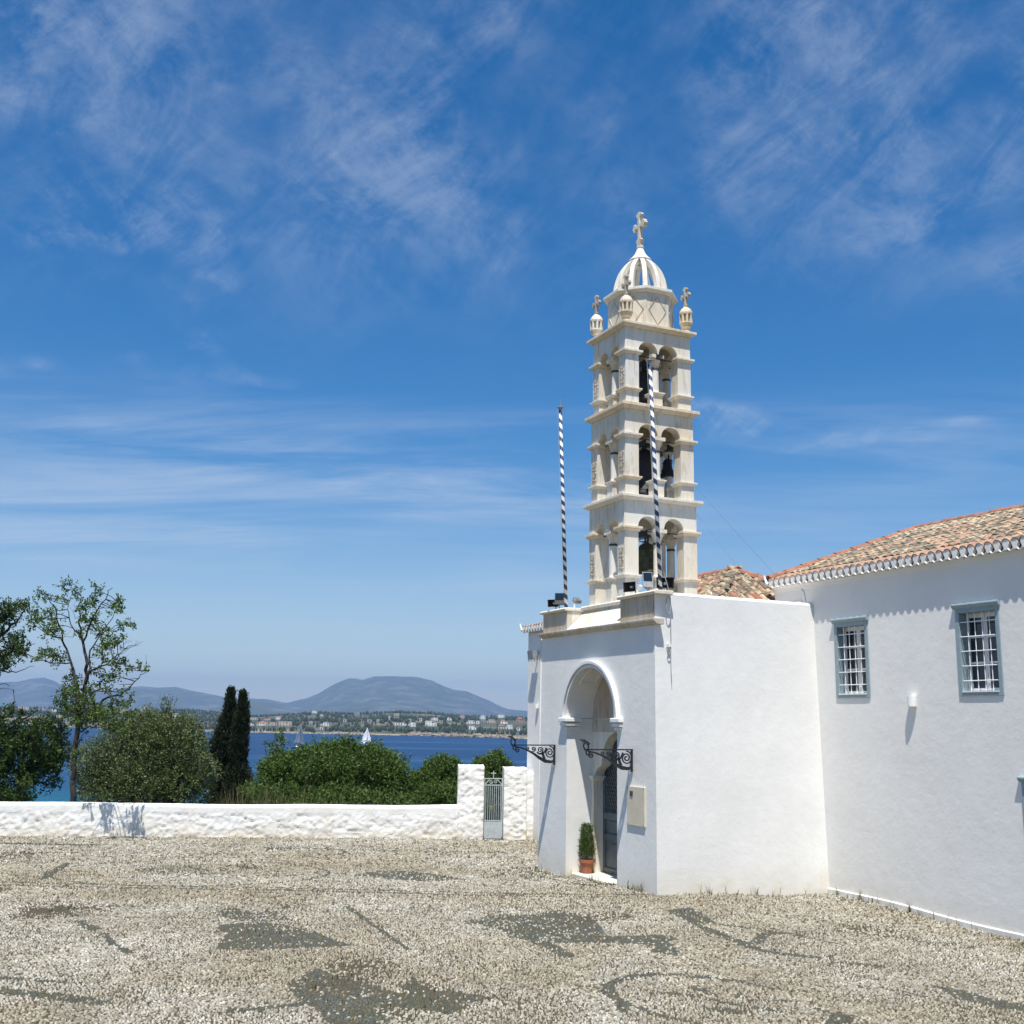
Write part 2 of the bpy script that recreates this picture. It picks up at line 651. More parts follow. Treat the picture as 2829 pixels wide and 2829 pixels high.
def fbm(x, y, o=4, seed=0, g=.5):
    s, a, t = 0, 1, 0
    for k in range(o):
        s = s + a * vnoise(x * 2 ** k, y * 2 ** k, seed + k)
        t += a
        a *= g
    return s / t

# ================================================================== SETTING
# ------------------------------------------------------------------ courtyard
gx = np.linspace(-32, 26, 150)
gy = np.linspace(-14, 30.6, 130)
GX, GY = np.meshgrid(gx, gy, indexing='ij')
cm, cn, cl_, cp = new_mat('courtyard bedding')
cp.inputs['Roughness'].default_value = .95
f1 = link_noise(cn, cl_, .55, 7, .62)
cb = ramp(cn, cl_, f1, [(.32, (.07, .054, .032)), (.5, (.085, .068, .038)), (.64, (.07, .07, .022))])
vor = cn.new('ShaderNodeTexVoronoi')
vor.inputs['Scale'].default_value = 20.0
tcc = cn.new('ShaderNodeTexCoord')
cl_.new(tcc.outputs['Object'], vor.inputs['Vector'])
cb2 = ramp(cn, cl_, vor.outputs['Distance'], [(.0, (.12, .10, .07)), (.35, (.08, .065, .042)), (.62, (.03, .024, .014))])
cl_.new(mixrgb(cn, cl_, .45, cb, cb2), cp.inputs['Base Color'])
add_bump(cn, cl_, cp, link_noise(cn, cl_, 26, 6, .6), .8, .03)
me = grid_mesh('courtyard', np.stack([GX, GY, gz(GX, GY) - .004], -1), cm)
tag(obj_from(me, 'courtyard', None), kind='structure')


def mosaic(px_pts, left):
    """outline read off one half of the photograph, laid on the paving"""
    k, x0 = (1.3654, 0) if left else (1.352, 1400)
    return [tuple(on_level(x0 + x / k, 2280 + y / k, -.06)[:2]) for x, y in px_pts]


POLY = [(mosaic(p, L), dens) for p, L, dens in (
    ([(815, 467), (862, 402), (800, 410), (832, 378), (960, 368), (1060, 376), (1180, 402), (1330, 455), (1100, 466), (900, 472)], 1, .985),
    ([(780, 328), (880, 316), (960, 333), (1040, 334), (1110, 362), (1000, 368), (900, 366), (850, 352)], 1, .72),
    ([(1190, 538), (1240, 556), (1290, 575), (1400, 600), (1500, 638), (1700, 640), (1780, 690), (1700, 716), (1500, 690),
      (1400, 690), (1450, 720), (1500, 760), (1260, 760), (1180, 690), (1100, 640), (1090, 600)], 1, .93),
    ([(1510, 610), (1560, 573), (1590, 600), (1640, 625), (1800, 638), (1862, 652), (1800, 668), (1600, 642)], 1, .97),
    ([(1180, 178), (1350, 184), (1420, 168), (1560, 168), (1650, 178), (1762, 200), (1600, 213), (1480, 206), (1350, 192)], 1, .85),
    ([(500, 168), (600, 150), (800, 148), (900, 172), (840, 186), (700, 192), (560, 188)], 1, .5),
    ([(1740, 366), (1850, 346), (1932, 338), (1932, 425), (1872, 392)], 1, .8),
    ([(0, 345), (60, 338), (200, 333), (310, 350), (350, 380), (372, 412), (500, 412), (560, 406), (652, 420), (600, 430),
      (640, 460), (662, 488), (600, 476), (520, 466), (560, 450), (480, 440), (300, 436), (150, 440), (0, 418)], 0, .88),
    ([(590, 330), (680, 316), (742, 345), (792, 374), (700, 374), (640, 350)], 0, .9),
    ([(1570, 558), (1700, 575), (1800, 600), (1940, 620), (1940, 652), (1850, 642), (1690, 612)], 0, .93),
    ([(740, 684), (800, 668), (905, 690), (860, 700)], 0, .9),
    ([(840, 640), (872, 606), (880, 640)], 0, .9),
)]
LINES = [(mosaic(p, L), wd) for p, L, wd in (
    ([(480, 350), (640, 352), (810, 356)], 1, .05), ([(1310, 312), (1410, 380), (1475, 425), (1540, 468)], 1, .075),
    ([(200, 316), (240, 322), (285, 342)], 1, .09), ([(303, 363), (330, 382), (362, 392)], 1, .16),
    ([(390, 410), (430, 452), (490, 480)], 1, .10), ([(850, 705), (1000, 690), (1165, 673)], 1, .12),
    ([(-40, 622), (150, 640), (375, 668)], 1, .22), ([(-40, 574), (75, 581)], 1, .12), ([(150, 588), (235, 592)], 1, .12),
    ([(165, 202), (210, 172), (257, 142)], 1, .16),
    ([(100, 430), (160, 450), (225, 484)], 0, .20), ([(700, 372), (790, 402), (880, 430), (960, 458), (1130, 470)], 0, .17),
    ([(925, 432), (960, 402), (1000, 392), (1100, 396)], 0, .14), ([(790, 372), (960, 385), (1260, 422)], 0, .07),
    ([(1250, 486), (1400, 497)], 0, .14), ([(1210, 462), (1212, 500)], 0, .06),
    ([(380, 592), (430, 570), (480, 555), (650, 549), (760, 561), (880, 571)], 0, .13),
    ([(880, 571), (1000, 596), (1062, 602)], 0, .06),
    ([(380, 592), (390, 632), (430, 666), (442, 694)], 0, .12), ([(440, 664), (560, 706), (700, 738), (740, 760)], 0, .08),
    ([(250, 600), (330, 602), (382, 632)], 0, .05), ([(610, 624), (720, 632), (780, 652), (1000, 682)], 0, .11),
    ([(700, 600), (770, 624)], 0, .12), ([(900, 642), (1052, 640)], 0, .06), ([(1150, 668), (1242, 690), (1295, 690)], 0, .07),
    ([(1242, 690), (1205, 745)], 0, .15), ([(1340, 572), (1490, 590), (1640, 626), (1800, 670), (1940, 706)], 0, .05),
    ([(60, 160), (250, 218), (480, 266)], 0, .06), ([(110, 158), (300, 212), (520, 262)], 0, .06), ([(30, 176), (150, 214), (330, 262)], 0, .05),
    ([(-40, 214), (900, 238), (1960, 262)], 1, .09), ([(-40, 226), (900, 246), (1960, 272)], 1, .11),
    ([(-40, 100), (900, 104), (1800, 140)], 1, .06), ([(-40, 62), (330, 70)], 1, .3), ([(1000, 78), (1500, 92), (1940, 96)], 1, .12),
    ([(0, 262), (250, 268), (560, 275)], 0, .10), ([(0, 270), (250, 277), (500, 283)], 0, .05),
)]
_cx, _cy = on_level(715 / 1.3654, 2280 + 178 / 1.3654, -.06)[:2]
LINES.append(([(_cx + 2.75 * math.cos(t), _cy + 1.9 * math.sin(t)) for t in np.linspace(0, 2 * math.pi, 40)], .07))
_cx, _cy = on_level(770 / 1.3654, 2280 + 90 / 1.3654, -.06)[:2]
LINES.append(([(_cx + 3.3 * math.cos(t), _cy + 1.4 * math.sin(t)) for t in np.linspace(0, 2 * math.pi, 40)], .07))


def inside(poly, x, y):
    r = np.zeros(x.shape, bool)
    n = len(poly)
    for i in range(n):
        x1, y1 = poly[i]
        x2, y2 = poly[(i + 1) % n]
        if y1 == y2:
            continue
        c = ((y1 > y) != (y2 > y)) & (x < (x2 - x1) * (y - y1) / (y2 - y1) + x1)
        r ^= c
    return r


def near_line(pts, x, y, wd):
    r = np.zeros(x.shape, bool)
    for (x1, y1), (x2, y2) in zip(pts[:-1], pts[1:]):
        dx, dy = x2 - x1, y2 - y1
        t = np.clip(((x - x1) * dx + (y - y1) * dy) / (dx * dx + dy * dy + 1e-9), 0, 1)
        r |= (x - x1 - t * dx) ** 2 + (y - y1 - t * dy) ** 2 < (wd / 2) ** 2
    return r


def free_ground(x, y):
    a, b = to_ab(np.stack([x, y, np.zeros_like(x)], -1))
    blocked = ((b > .02) & (a > .02) & (a < 4.7)) | ((b > 3.84) & (a < .1)) | ((b > 2.35) & (a > 0))
    blocked &= ~((b < .45) & (a > 1.45) & (a < 3.4) & (b > -.1)) | (b > .1)
    return ~blocked & (y < 29.15 + (x + 13) * .083 + .12)


def pebbles(name, y0, y1, sp, rich, label):
    nx = int(((y1 * .56 + 1.2) * 2) / sp)
    ny = int((y1 - y0) / (sp * .88))
    X, Y = np.meshgrid((np.arange(nx) - nx / 2) * sp, y0 + np.arange(ny) * sp * .88)
    X[1::2] += sp / 2
    x = (X + rng.normal(0, sp * .21, X.shape)).ravel()
    y = (Y + rng.normal(0, sp * .21, X.shape)).ravel()
    k = (np.abs(x) < y * .54 + .9) & free_ground(x, y)
    # worn spots where pebbles are gone and weeds grow
    worn = fbm(x * .55 + 3, y * .55, 4, 5)
    k &= ~((worn > .68) & (rng.random(x.shape) < (worn - .63) * 4))
    x, y, worn = x[k], y[k], worn[k]
    n = len(x)
    dark = np.zeros(n)
    for p, d in POLY:
        i = inside(p, x, y)
        dark[i] = np.maximum(dark[i], d)
    for p, wd in LINES:
        i = near_line(p, x, y, wd * 1.15)
        dark[i] = np.maximum(dark[i], .95)
    dark = dark * np.clip(.98 + (fbm(x * 2.6, y * 2.6, 3, 83) - .5) * 1.0, .6, 1.0)
    isd = rng.random(n) < dark
    pal = np.array([(.51, .47, .375), (.61, .58, .49), (.38, .335, .25), (.44, .415, .35), (.70, .675, .60), (.16, .135, .095)])
    col = pal[rng.choice(6, n, p=[.29, .22, .15, .14, .11, .09])] * rng.uniform(.74, 1.12, (n, 1))
    patch = fbm(x * .9, y * .9, 3, 9)[:, None]
    clump = fbm(x * 5.5, y * 5.5, 2, 77)[:, None]
    col = col * (.80 + .46 * clump) * (.80 + .42 * patch) * .63 * np.where(patch > .5, 1.0, np.array([[1, .985, .95]]))
    brown = np.clip((fbm(x * .35 + 20, y * .5, 4, 61)[:, None] - .47) * 5, 0, 1)
    col = col * (1 - brown * np.array([[.10, .13, .19]]))
    dp = np.array([(.072, .08, .068), (.088, .094, .078), (.105, .092, .05), (.06, .068, .062)])
    col[isd] = (dp[rng.choice(4, n, p=[.4, .25, .2, .15])] * rng.uniform(.8, 1.25, (n, 1)))[isd]
    # flow of the setting direction
    ang = fbm(x * .7, y * .7, 2, 21) * 7 + rng.normal(0, .35, n)
    L = sp * rng.uniform(.40, .60, n)
    W = sp * rng.uniform(.24, .38, n)
    H = sp * (.12 + .34 * rng.random(n) ** 1.3)
    H[isd] *= .7
    nr = 4
    th = np.arange(nr) * 1.0 * 2 * math.pi / nr
    ca, sa = np.cos(ang), np.sin(ang)
    z = gz(x, y)

    def ring(s, zz, dx, dy):
        u = L[:, None] * np.cos(th) * s
        v = W[:, None] * np.sin(th) * s
        return np.stack([x[:, None] + u * ca[:, None] - v * sa[:, None] + dx[:, None],
                         y[:, None] + u * sa[:, None] + v * ca[:, None] + dy[:, None],
                         np.broadcast_to((z + zz)[:, None], u.shape)], -1)
    tx, ty = rng.normal(0, sp * .1, n), rng.normal(0, sp * .1, n)
    zero = np.zeros(n)
    rings = [ring(1.0, -.006 + zero, zero, zero), ring(.62, H, tx, ty)]
    V = np.concatenate(rings, 1)
    m = V.shape[1]
    base = np.arange(n)[:, None] * m
    f = []
    for q in range(nr):
        q2 = (q + 1) % nr
        f += [q, q2, nr + q2, q, nr + q2, nr + q]
    for q in range(1, nr - 1):
        f += [nr, nr + q, nr + q + 1]
    F = (base + np.array(f)[None, :]).ravel()
    me = np_mesh(name, V.reshape(-1, 3), F, 3, 'pebble', True)
    ca_ = me.color_attributes.new('stone', 'FLOAT_COLOR', 'POINT')
    c4 = np.ones((n, m, 4), np.float32)
    c4[..., :3] = col[:, None, :]
    ca_.data.foreach_set('color', c4.ravel())
    o = obj_from(me, name, None)
    return tag(o, label, 'paving', kind='stuff')


pm, pn, pl_, pp = new_mat('sea pebble')
at_ = pn.new('ShaderNodeAttribute')
at_.attribute_name = 'stone'
pl_.new(at_.outputs['Color'], pp.inputs['Base Color'])
pp.inputs['Roughness'].default_value = .72
pp.inputs['Specular IOR Level'].default_value = .3
M['pebble'] = pm
pebbles('pebble_mosaic', 9.3, 18.5, .0435, True, 'cream and dark pebble mosaic paving in the foreground of the courtyard')
pebbles('pebble_paving', 18.5, 24.0, .054, False, 'pebble paving of the courtyard beside the entrance door')
pebbles('far_paving', 24.0, 29.9, .068, False, 'far strip of pebble paving at the foot of the low wall')


def blades(name, pts, h, label, mat='grass', wd=.006):
    n = len(pts)
    P = np.asarray(pts, float)
    ang = rng.uniform(0, 2 * math.pi, n)
    ln = rng.uniform(.1, .5, n) * h
    hh = h * rng.uniform(.35, 1.0, n)
    d = np.stack([np.cos(ang), np.sin(ang), np.zeros(n)], -1)
    w_ = np.stack([-np.sin(ang), np.cos(ang), np.zeros(n)], -1) * wd
    tip = P + d * ln[:, None]
    tip[:, 2] += hh
    mid = P + d * (ln * .3)[:, None]
    mid[:, 2] += hh * .55
    V = np.stack([P - w_, P + w_, mid + w_ * .8, mid - w_ * .8, tip], 1)
    f = np.array([0, 1, 2, 0, 2, 3, 3, 2, 4])
    F = (np.arange(n)[:, None] * 5 + f).ravel()
    me = np_mesh(name, V.reshape(-1, 3), F, 3, mat)
    return tag(obj_from(me, name, None), label, 'weeds', kind='stuff')


def scatter_weeds():
    n = 120000
    x = rng.uniform(-15, 10, n)
    y = rng.uniform(9.5, 30, n)
    k = free_ground(x, y) & (np.abs(x) < y * .54 + .5)
    x, y = x[k], y[k]
    worn = fbm(x * .55 + 3, y * .55, 4, 5)
    a, b = to_ab(np.stack([x, y, x * 0], -1))
    edge = np.exp(-np.abs(b - 3.84) / .7) * (a < .3) + np.exp(-np.abs(a) / .5) * (b > .3) * (b < 3.9) + np.exp(-np.abs(b) / .22) * (a > 0) * .7
    edge += .8 * np.exp(-np.abs(y - (29.2 + (x + 13) * .083)) / .5)
    tuft = np.clip(fbm(x * 2.3, y * 2.3, 3, 33) - .5, 0, 1) * 4
    pr = np.clip((worn - .56) * 2.2, 0, .6) * tuft + np.clip(edge, 0, 1) * (.22 + .8 * tuft)
    k = rng.random(len(x)) < pr
    x, y = x[k], y[k]
    return np.stack([x, y, gz(x, y)], -1)


blades('courtyard_weeds', scatter_weeds(), .065, 'dry weeds and moss growing between the courtyard pebbles', wd=.007)
_t = []
for (b0, a0, b1, a1, nn) in ((3.78, -.05, 3.78, -3.6, 24), (.2, -.08, 3.6, -.08, 9), (-.06, .1, -.06, 4.5, 12)):
    for _ in range(nn):
        t = random.random()
        c = bw(b0 + (b1 - b0) * t, a0 + (a1 - a0) * t, 0)
        sp__ = random.choice((.01, .02, .05))
        for _ in range(random.choice((1, 2, 3, 5, 11))):
            _t.append((c[0] + random.gauss(0, sp__), c[1] + random.gauss(0, sp__), float(gz(c[0], c[1]))))
blades('tall_grass', _t, .22, 'sparse tall grass stalks along the foot of the white walls', wd=.005)

# ------------------------------------------------------------------ slope down to the sea
SEA = -16.0
tx = np.linspace(-170, 130, 90)
ty = np.concatenate([np.linspace(30.35, 60, 40), np.linspace(62, 190, 40)])
TX, TY = np.meshgrid(tx, ty, indexing='ij')
dd = TY - 30.35
TZ = -.12 - 1.5 * np.clip(dd / 2.2, 0, 1) - .125 * np.clip(dd - 2, 0, None) + (fbm(TX * .2, TY * .2, 4, 3) - .5) * np.clip(dd / 8, 0, 1.6)
M['scrub'] = simple('dry hillside scrub', (.11, .085, .045), (.07, .075, .03), .5, .95, .8, 3, .2)
tag(obj_from(grid_mesh('hillside', np.stack([TX, TY, TZ], -1), 'scrub'), 'hillside', None), kind='structure')


def hill_z(x, y):
    d = y - 30.35
    return -.12 - 1.5 * min(max(d / 2.2, 0), 1) - .125 * max(d - 2, 0) - .1


# ------------------------------------------------------------------ sea
sm, sn, sl_, sp_ = new_mat('sea water')
sp_.inputs['Roughness'].default_value = .32
sp_.inputs['IOR'].default_value = 1.18
sp_.inputs['Specular IOR Level'].default_value = .14
geo = sn.new('ShaderNodeNewGeometry')
spx = sn.new('ShaderNodeSeparateXYZ')
sl_.new(geo.outputs['Position'], spx.inputs[0])
mr = sn.new('ShaderNodeMapRange')
sl_.new(spx.outputs[1], mr.inputs[0])
for i, v in zip((1, 2, 3, 4), (190, 520, 0, 1)):
    mr.inputs[i].default_value = v
depthc = ramp(sn, sl_, mr.outputs[0], [(0, (.006, .105, .150)), (.35, (.002, .050, .118)), (1, (.001, .026, .092))])
mp = sn.new('ShaderNodeMapping')
mp.inputs['Scale'].default_value = (.0022, .016, 1)
mp.inputs['Rotation'].default_value = (0, 0, R(-3))
sl_.new(geo.outputs['Position'], mp.inputs[0])
nz = sn.new('ShaderNodeTexNoise')
nz.inputs['Scale'].default_value = 1.0
nz.inputs['Detail'].default_value = 7
nz.inputs['Roughness'].default_value = .62
sl_.new(mp.outputs[0], nz.inputs['Vector'])
sl_.new(mixrgb(sn, sl_, ramp(sn, sl_, nz.outputs['Fac'], [(.52, (0, 0, 0)), (.60, (.9,) * 3)]), depthc, (.016, .068, .15)), sp_.inputs['Base Color'])
nw = sn.new('ShaderNodeTexNoise')
nw.inputs['Scale'].default_value = .35
nw.inputs['Detail'].default_value = 6
sl_.new(geo.outputs['Position'], nw.inputs['Vector'])
add_bump(sn, sl_, sp_, nw.outputs['Fac'], .9, .9)
M['sea'] = sm
mb = MB()
mb.add([(-13000, 40, SEA), (13000, 40, SEA), (13000, 13500, SEA), (-13000, 13500, SEA)], [(0, 1, 2, 3)])
tag(mb.build('sea', 'sea'), kind='structure')

# ------------------------------------------------------------------ far shore
COAST = [(-260, 1985), (0, 2003), (293, 2012), (556, 2021), (879, 2028), (1171, 2033), (1435, 2041), (1700, 2052), (2100, 2075)]
CT = [ray(x, 1985)[0] for x, _ in COAST]
CY = [on_level(x, y, SEA)[1] for x, y in COAST]
RIDGE = [(-260, 1950), (0, 1949), (150, 1951), (300, 1951), (500, 1957), (620, 1966), (690, 1974), (750, 1972), (880, 1962), (975, 1966),
         (1090, 1958), (1180, 1963), (1260, 1970), (1345, 1974), (1440, 1976), (1700, 1985), (2100, 2000)]
YR = 2700.0
RT = [ray(x, y)[0] for x, y in RIDGE]
RZ = [at(x, y, YR)[2] - 7 for x, y in RIDGE]


def far_h(t, Y):
    yc = np.interp(t, CT, CY)
    zr = np.interp(t, RT, RZ)
    s = np.clip((Y - yc) / (YR - yc), 0, 1.0)
    sh = .12 * np.clip(s / .008, 0, 1) + .88 * s ** .95
    X = t * Y
    bump = (fbm(X / 190 + 50, Y / 260, 4, 17) - .5) * 20 * np.clip(s * 5, 0, 1)
    fall = np.clip((Y - YR) / 900, 0, 1)
    return SEA - .6 + (zr - SEA) * sh + bump - fall * 55


T_ = np.linspace(-.66, .40, 280)
Q_ = np.linspace(0, 1, 64) ** 1.4
TT, QQ = np.meshgrid(T_, Q_, indexing='ij')
YCO = np.interp(TT, CT, CY)
FY = YCO - 1 + QQ * (3600 - YCO)
FZ = far_h(TT, FY)
fm, fn, fl_, fp_ = new_mat('far shore ground')
fp_.inputs['Roughness'].default_value = .95
g2 = fn.new('ShaderNodeNewGeometry')
s2 = fn.new('ShaderNodeSeparateXYZ')
fl_.new(g2.outputs['Position'], s2.inputs[0])
nzf = fn.new('ShaderNodeTexNoise')
nzf.inputs['Scale'].default_value = .008
nzf.inputs['Detail'].default_value = 8
nzf.inputs['Roughness'].default_value = .65
fl_.new(g2.outputs['Position'], nzf.inputs['Vector'])
land = ramp(fn, fl_, nzf.outputs['Fac'], [(.42, (.035, .05, .022)), (.56, (.085, .085, .045)), (.68, (.26, .20, .14))])
mrs = fn.new('ShaderNodeMapRange')
fl_.new(s2.outputs[2], mrs.inputs[0])
for i, v in zip((1, 2, 3, 4), (SEA + .9, SEA + 2.2, 1, 0)):
    mrs.inputs[i].default_value = v
fl_.new(mixrgb(fn, fl_, mrs.outputs[0], land, (.27, .235, .18)), fp_.inputs['Base Color'])
tag(obj_from(grid_mesh('far_shore', np.stack([TT * FY, FY, FZ], -1), fm), 'far_shore', None), kind='structure')


def far_hit(x, y):
    d = ray(x, y)
    t = d[0]
    Y = np.linspace(np.interp(t, CT, CY) + 2, YR, 900)
    below = (EYE + d[2] * Y) <= far_h(np.full_like(Y, t), Y)
    i = int(np.argmax(below)) if below.any() else len(Y) - 1
    return t * Y[i], Y[i], float(far_h(np.array([t]), np.array([Y[i]]))[0])


# ------------------------------------------------------------------ mountains
def rock_mat(name, c1, c2, c3):
    m, n, l, p = new_mat(name)
    p.inputs['Roughness'].default_value = .95
    g = n.new('ShaderNodeNewGeometry')
    nz = n.new('ShaderNodeTexNoise')
    nz.inputs['Scale'].default_value = .007
    nz.inputs['Detail'].default_value = 9
    nz.inputs['Roughness'].default_value = .7
    l.new(g.outputs['Position'], nz.inputs['Vector'])
    l.new(ramp(n, l, nz.outputs['Fac'], [(.38, c1), (.52, c2), (.64, c3)]), p.inputs['Base Color'])
    return m


M['mountain'] = rock_mat('mountain scrub and rock', (.038, .055, .04), (.062, .078, .058), (.135, .138, .115))


def mountain(name, prof, Yr, depth, seed, rough):
    """ridge silhouette (photo points) swept over a slope `depth` deep in front of and behind the crest"""
    ts = [ray(x, y)[0] for x, y in prof]
    zs = [at(x, y, Yr)[2] for x, y in prof]
    t = np.linspace(ts[0], ts[-1], 240)
    q = np.linspace(-1, .6, 46)
    Tm, Qm = np.meshgrid(t, q, indexing='ij')
    Ym = Yr + Qm * depth
    zr = np.interp(Tm, ts, zs)
    sh = np.cos(np.clip(np.abs(Qm), 0, 1) * math.pi / 2) ** 1.25
    X = Tm * Ym
    ridg = np.abs(fbm(X / 620, Ym / 900, 5, seed) - .5) * 2
    Z = SEA - 2 + (zr - SEA) * sh - ridg * rough * np.sin(np.clip(np.abs(Qm), 0, 1) * math.pi) + (fbm(X / 160, Ym / 160, 3, seed + 4) - .5) * rough * .12
    tag(obj_from(grid_mesh(name, np.stack([X, Ym, Z], -1), 'mountain'), name, None), kind='structure')


def zw(p):
    return [(600 + x / 2.1467, 1820 + y / 2.1467) for x, y in p]


def zt(p):
    return [(x / 2.5757, 1580 + y / 2.5757) for x, y in p]


mountain('main_mountain', zw([(-200, 330), (60, 300), (240, 275), (420, 258), (520, 236), (600, 206), (650, 175), (700, 146), (780, 115), (830, 117), (860, 124), (930, 103),
                              (1050, 103), (1180, 108), (1270, 126), (1350, 166), (1400, 184), (1480, 190), (1560, 226), (1650, 266), (1720, 296), (1900, 316),
                              (2300, 330), (3300, 320), (4400, 340)]), 9200, 2600, 3, 75)
mountain('western_mountain', zt([(-900, 820), (-500, 760), (-200, 800), (0, 785), (130, 780), (220, 760), (310, 751), (390, 776), (450, 812), (560, 880), (760, 930)]), 9800, 2200, 8, 60)
mountain('long_mountain', zt([(380, 940), (560, 860), (700, 850), (820, 836), (900, 820), (1000, 811), (1120, 823), (1250, 817), (1400, 850), (1600, 890), (1900, 905), (2200, 960)]), 8600, 1700, 14, 45)
mountain('foothill', zw([(560, 330), (660, 302), (720, 285), (800, 264), (900, 250), (1000, 249), (1100, 262), (1200, 282), (1320, 308), (1450, 325)]), 6600, 1300, 19, 30)
mountain('low_foothill', zt([(1450, 985), (1560, 955), (1680, 925), (1800, 918), (1900, 930), (2020, 960), (2100, 985)]), 6300, 1000, 25, 22)

# ------------------------------------------------------------------ haze
hm = bpy.data.materials.new('sea haze')
hm.use_nodes = True
hn = hm.node_tree.nodes
hn.clear()
ho = hn.new('ShaderNodeOutputMaterial')
hv = hn.new('ShaderNodeVolumePrincipled')
hv.inputs['Color'].default_value = (.36, .54, .84, 1)
hv.inputs['Density'].default_value = 1.0e-4
hv.inputs['Anisotropy'].default_value = .2
hm.node_tree.links.new(hv.outputs[0], ho.inputs['Volume'])
mb = MB().box(-13400, 13400, -400, 13900, SEA - 3.5, 460)
hz = mb.build('haze', hm)
tag(hz, 'thin blue sea haze over the strait and hills', 'haze', kind='stuff')

# ================================================================== BUILDINGS
BWALL = 3.85


def arc(cx, cz, r, t0, t1, n):
    return [(cx + r * math.cos(R(t0 + (t1 - t0) * i / n)), cz + r * math.sin(R(t0 + (t1 - t0) * i / n))) for i in range(n + 1)]


# ------------------------------------------------------------------ entrance block
EB = thing('entrance_block', 'white plastered entrance block with arched doorway under the marble bell tower', 'building', (0, 0, -.1), 'church')
CX, SPR, RA = 2.41, 3.06, 1.0          # niche centre, springing, radius
J0, J1 = CX - 1.03, CX + 1.03
TOPZ = 4.80
niche = [(J1, -.5)] + [(J1, SPR - .01)] + arc(CX, SPR, RA, 0, 180, 30) + [(J0, SPR - .01), (J0, -.5)]
front = [(0, -.5)] + [(J0, -.5)] + list(reversed(niche))[1:-1] + [(J1, -.5), (4.70, -.5), (4.66, TOPZ), (0, TOPZ)]


def lean(b, a, z):
    k = z / 5.4
    return (b + .03 * k * (1 - min(b / 3.85, 1)), a + (.05 + .13 * min(max(b, 0) / 3.85, 1)) * k * (1 - min(max(a, 0) / 2.0, 1)), z)


mb = MB()
mb.sheet([front], lambda u, v: lean(0, u, v))
for (p, q) in zip(niche[:-1], niche[1:]):                      # reveal and barrel vault
    mb.add([lean(0, *p), lean(0, *q), (.66, *q), (.66, *p)], [(0, 1, 2, 3)])
side = []
NB, NZ = 24, 40
for i in range(NB + 1):                                        # side face, slightly uneven by hand
    for j in range(NZ + 1):
        b = .0 + BWALL * i / NB
        z = -.5 + (5.33 + .5) * j / NZ
        w_ = (vnoise(b * 1.1, z * 1.1, 5) - .5) * .016 * min(1, i, NB - i)
        side.append(lean(b, w_, z))
mb.add(side, [(i * (NZ + 1) + j, (i + 1) * (NZ + 1) + j, (i + 1) * (NZ + 1) + j + 1, i * (NZ + 1) + j + 1) for i in range(NB) for j in range(NZ)])
t0 = lean(.0, 0, 5.33)
t1 = lean(BWALL, 0, 5.33)
# rounded parapet top and the terrace behind it
prof = [(0, 5.33), (.02, 5.37), (.07, 5.39), (.16, 5.39), (.21, 5.36), (.22, 5.1)]
for (d0, z0), (d1, z1) in zip(prof[:-1], prof[1:]):
    mb.add([(.14, t0[1] + d0, z0), (.14, t0[1] + d1, z1), (BWALL, t1[1] + d1, z1), (BWALL, t1[1] + d0, z0)], [(0, 1, 2, 3)])
mb.add([(.43, .2, 5.1), (BWALL, .3, 5.1), (BWALL, 4.66, 5.1), (.43, 4.66, 5.1)], [(0, 1, 2, 3)])
mb.add([(0, 4.70, -.5), (0, 4.66, TOPZ), (BWALL, 4.66, TOPZ), (BWALL, 4.7, -.5)], [(0, 1, 2, 3)])
mb.add([(.14, 4.66, TOPZ), (.14, 4.66, 5.3), (BWALL, 4.66, 5.3), (BWALL, 4.66, TOPZ)], [(0, 1, 2, 3)])
mb.add([(.02, .05, TOPZ), (.5, .06, TOPZ), (.5, 4.66, TOPZ), (.02, 4.66, TOPZ)], [(0, 1, 2, 3)])
mb.add([(.14, .06, TOPZ), (.14, .06, 5.33), (.14, 1.11, 5.3), (.14, 1.11, TOPZ)], [(0, 1, 2, 3)])
mb.add([(.14, 3.57, TOPZ), (.14, 3.57, 5.29), (.14, 4.66, 5.29), (.14, 4.66, TOPZ)], [(0, 1, 2, 3)])
wallA = mb.build('wall', 'plaster', EB)

# archivolt mouldings, imposts
for r0, r1, d in ((1.0, 1.036, .045), (1.036, 1.078, .012), (1.078, 1.128, .07)):
    mb = MB()
    n = 36
    for i in range(n):
        a0, a1 = R(180 * i / n), R(180 * (i + 1) / n)
        q = [(CX + r * math.cos(t), SPR + r * math.sin(t)) for r, t in ((r0, a0), (r1, a0), (r1, a1), (r0, a1))]
        v = [(.02, *p) for p in q] + [(-d, *p) for p in q]
        fs = [(4, 5, 6, 7), (0, 3, 7, 4), (1, 5, 6, 2)]
        if i == 0:
            fs.append((0, 4, 5, 1))
        if i == n - 1:
            fs.append((3, 2, 6, 7))
        mb.add(v, fs)
    mb.build('archivolt', 'white', EB, smooth=False)
for a0, a1 in ((J1 - .07, J1 + .16), (J0 - .16, J0 + .07)):
    mb = MB()
    for z0, z1, e in ((2.83, 2.88, .0), (2.89, 2.96, .03), (2.975, 3.06, .055)):
        mb.box(-.03 - e, .30, a0 - e, a1 + e, z0, z1)
    mb.build('impost', 'white', EB, bevel=.015)
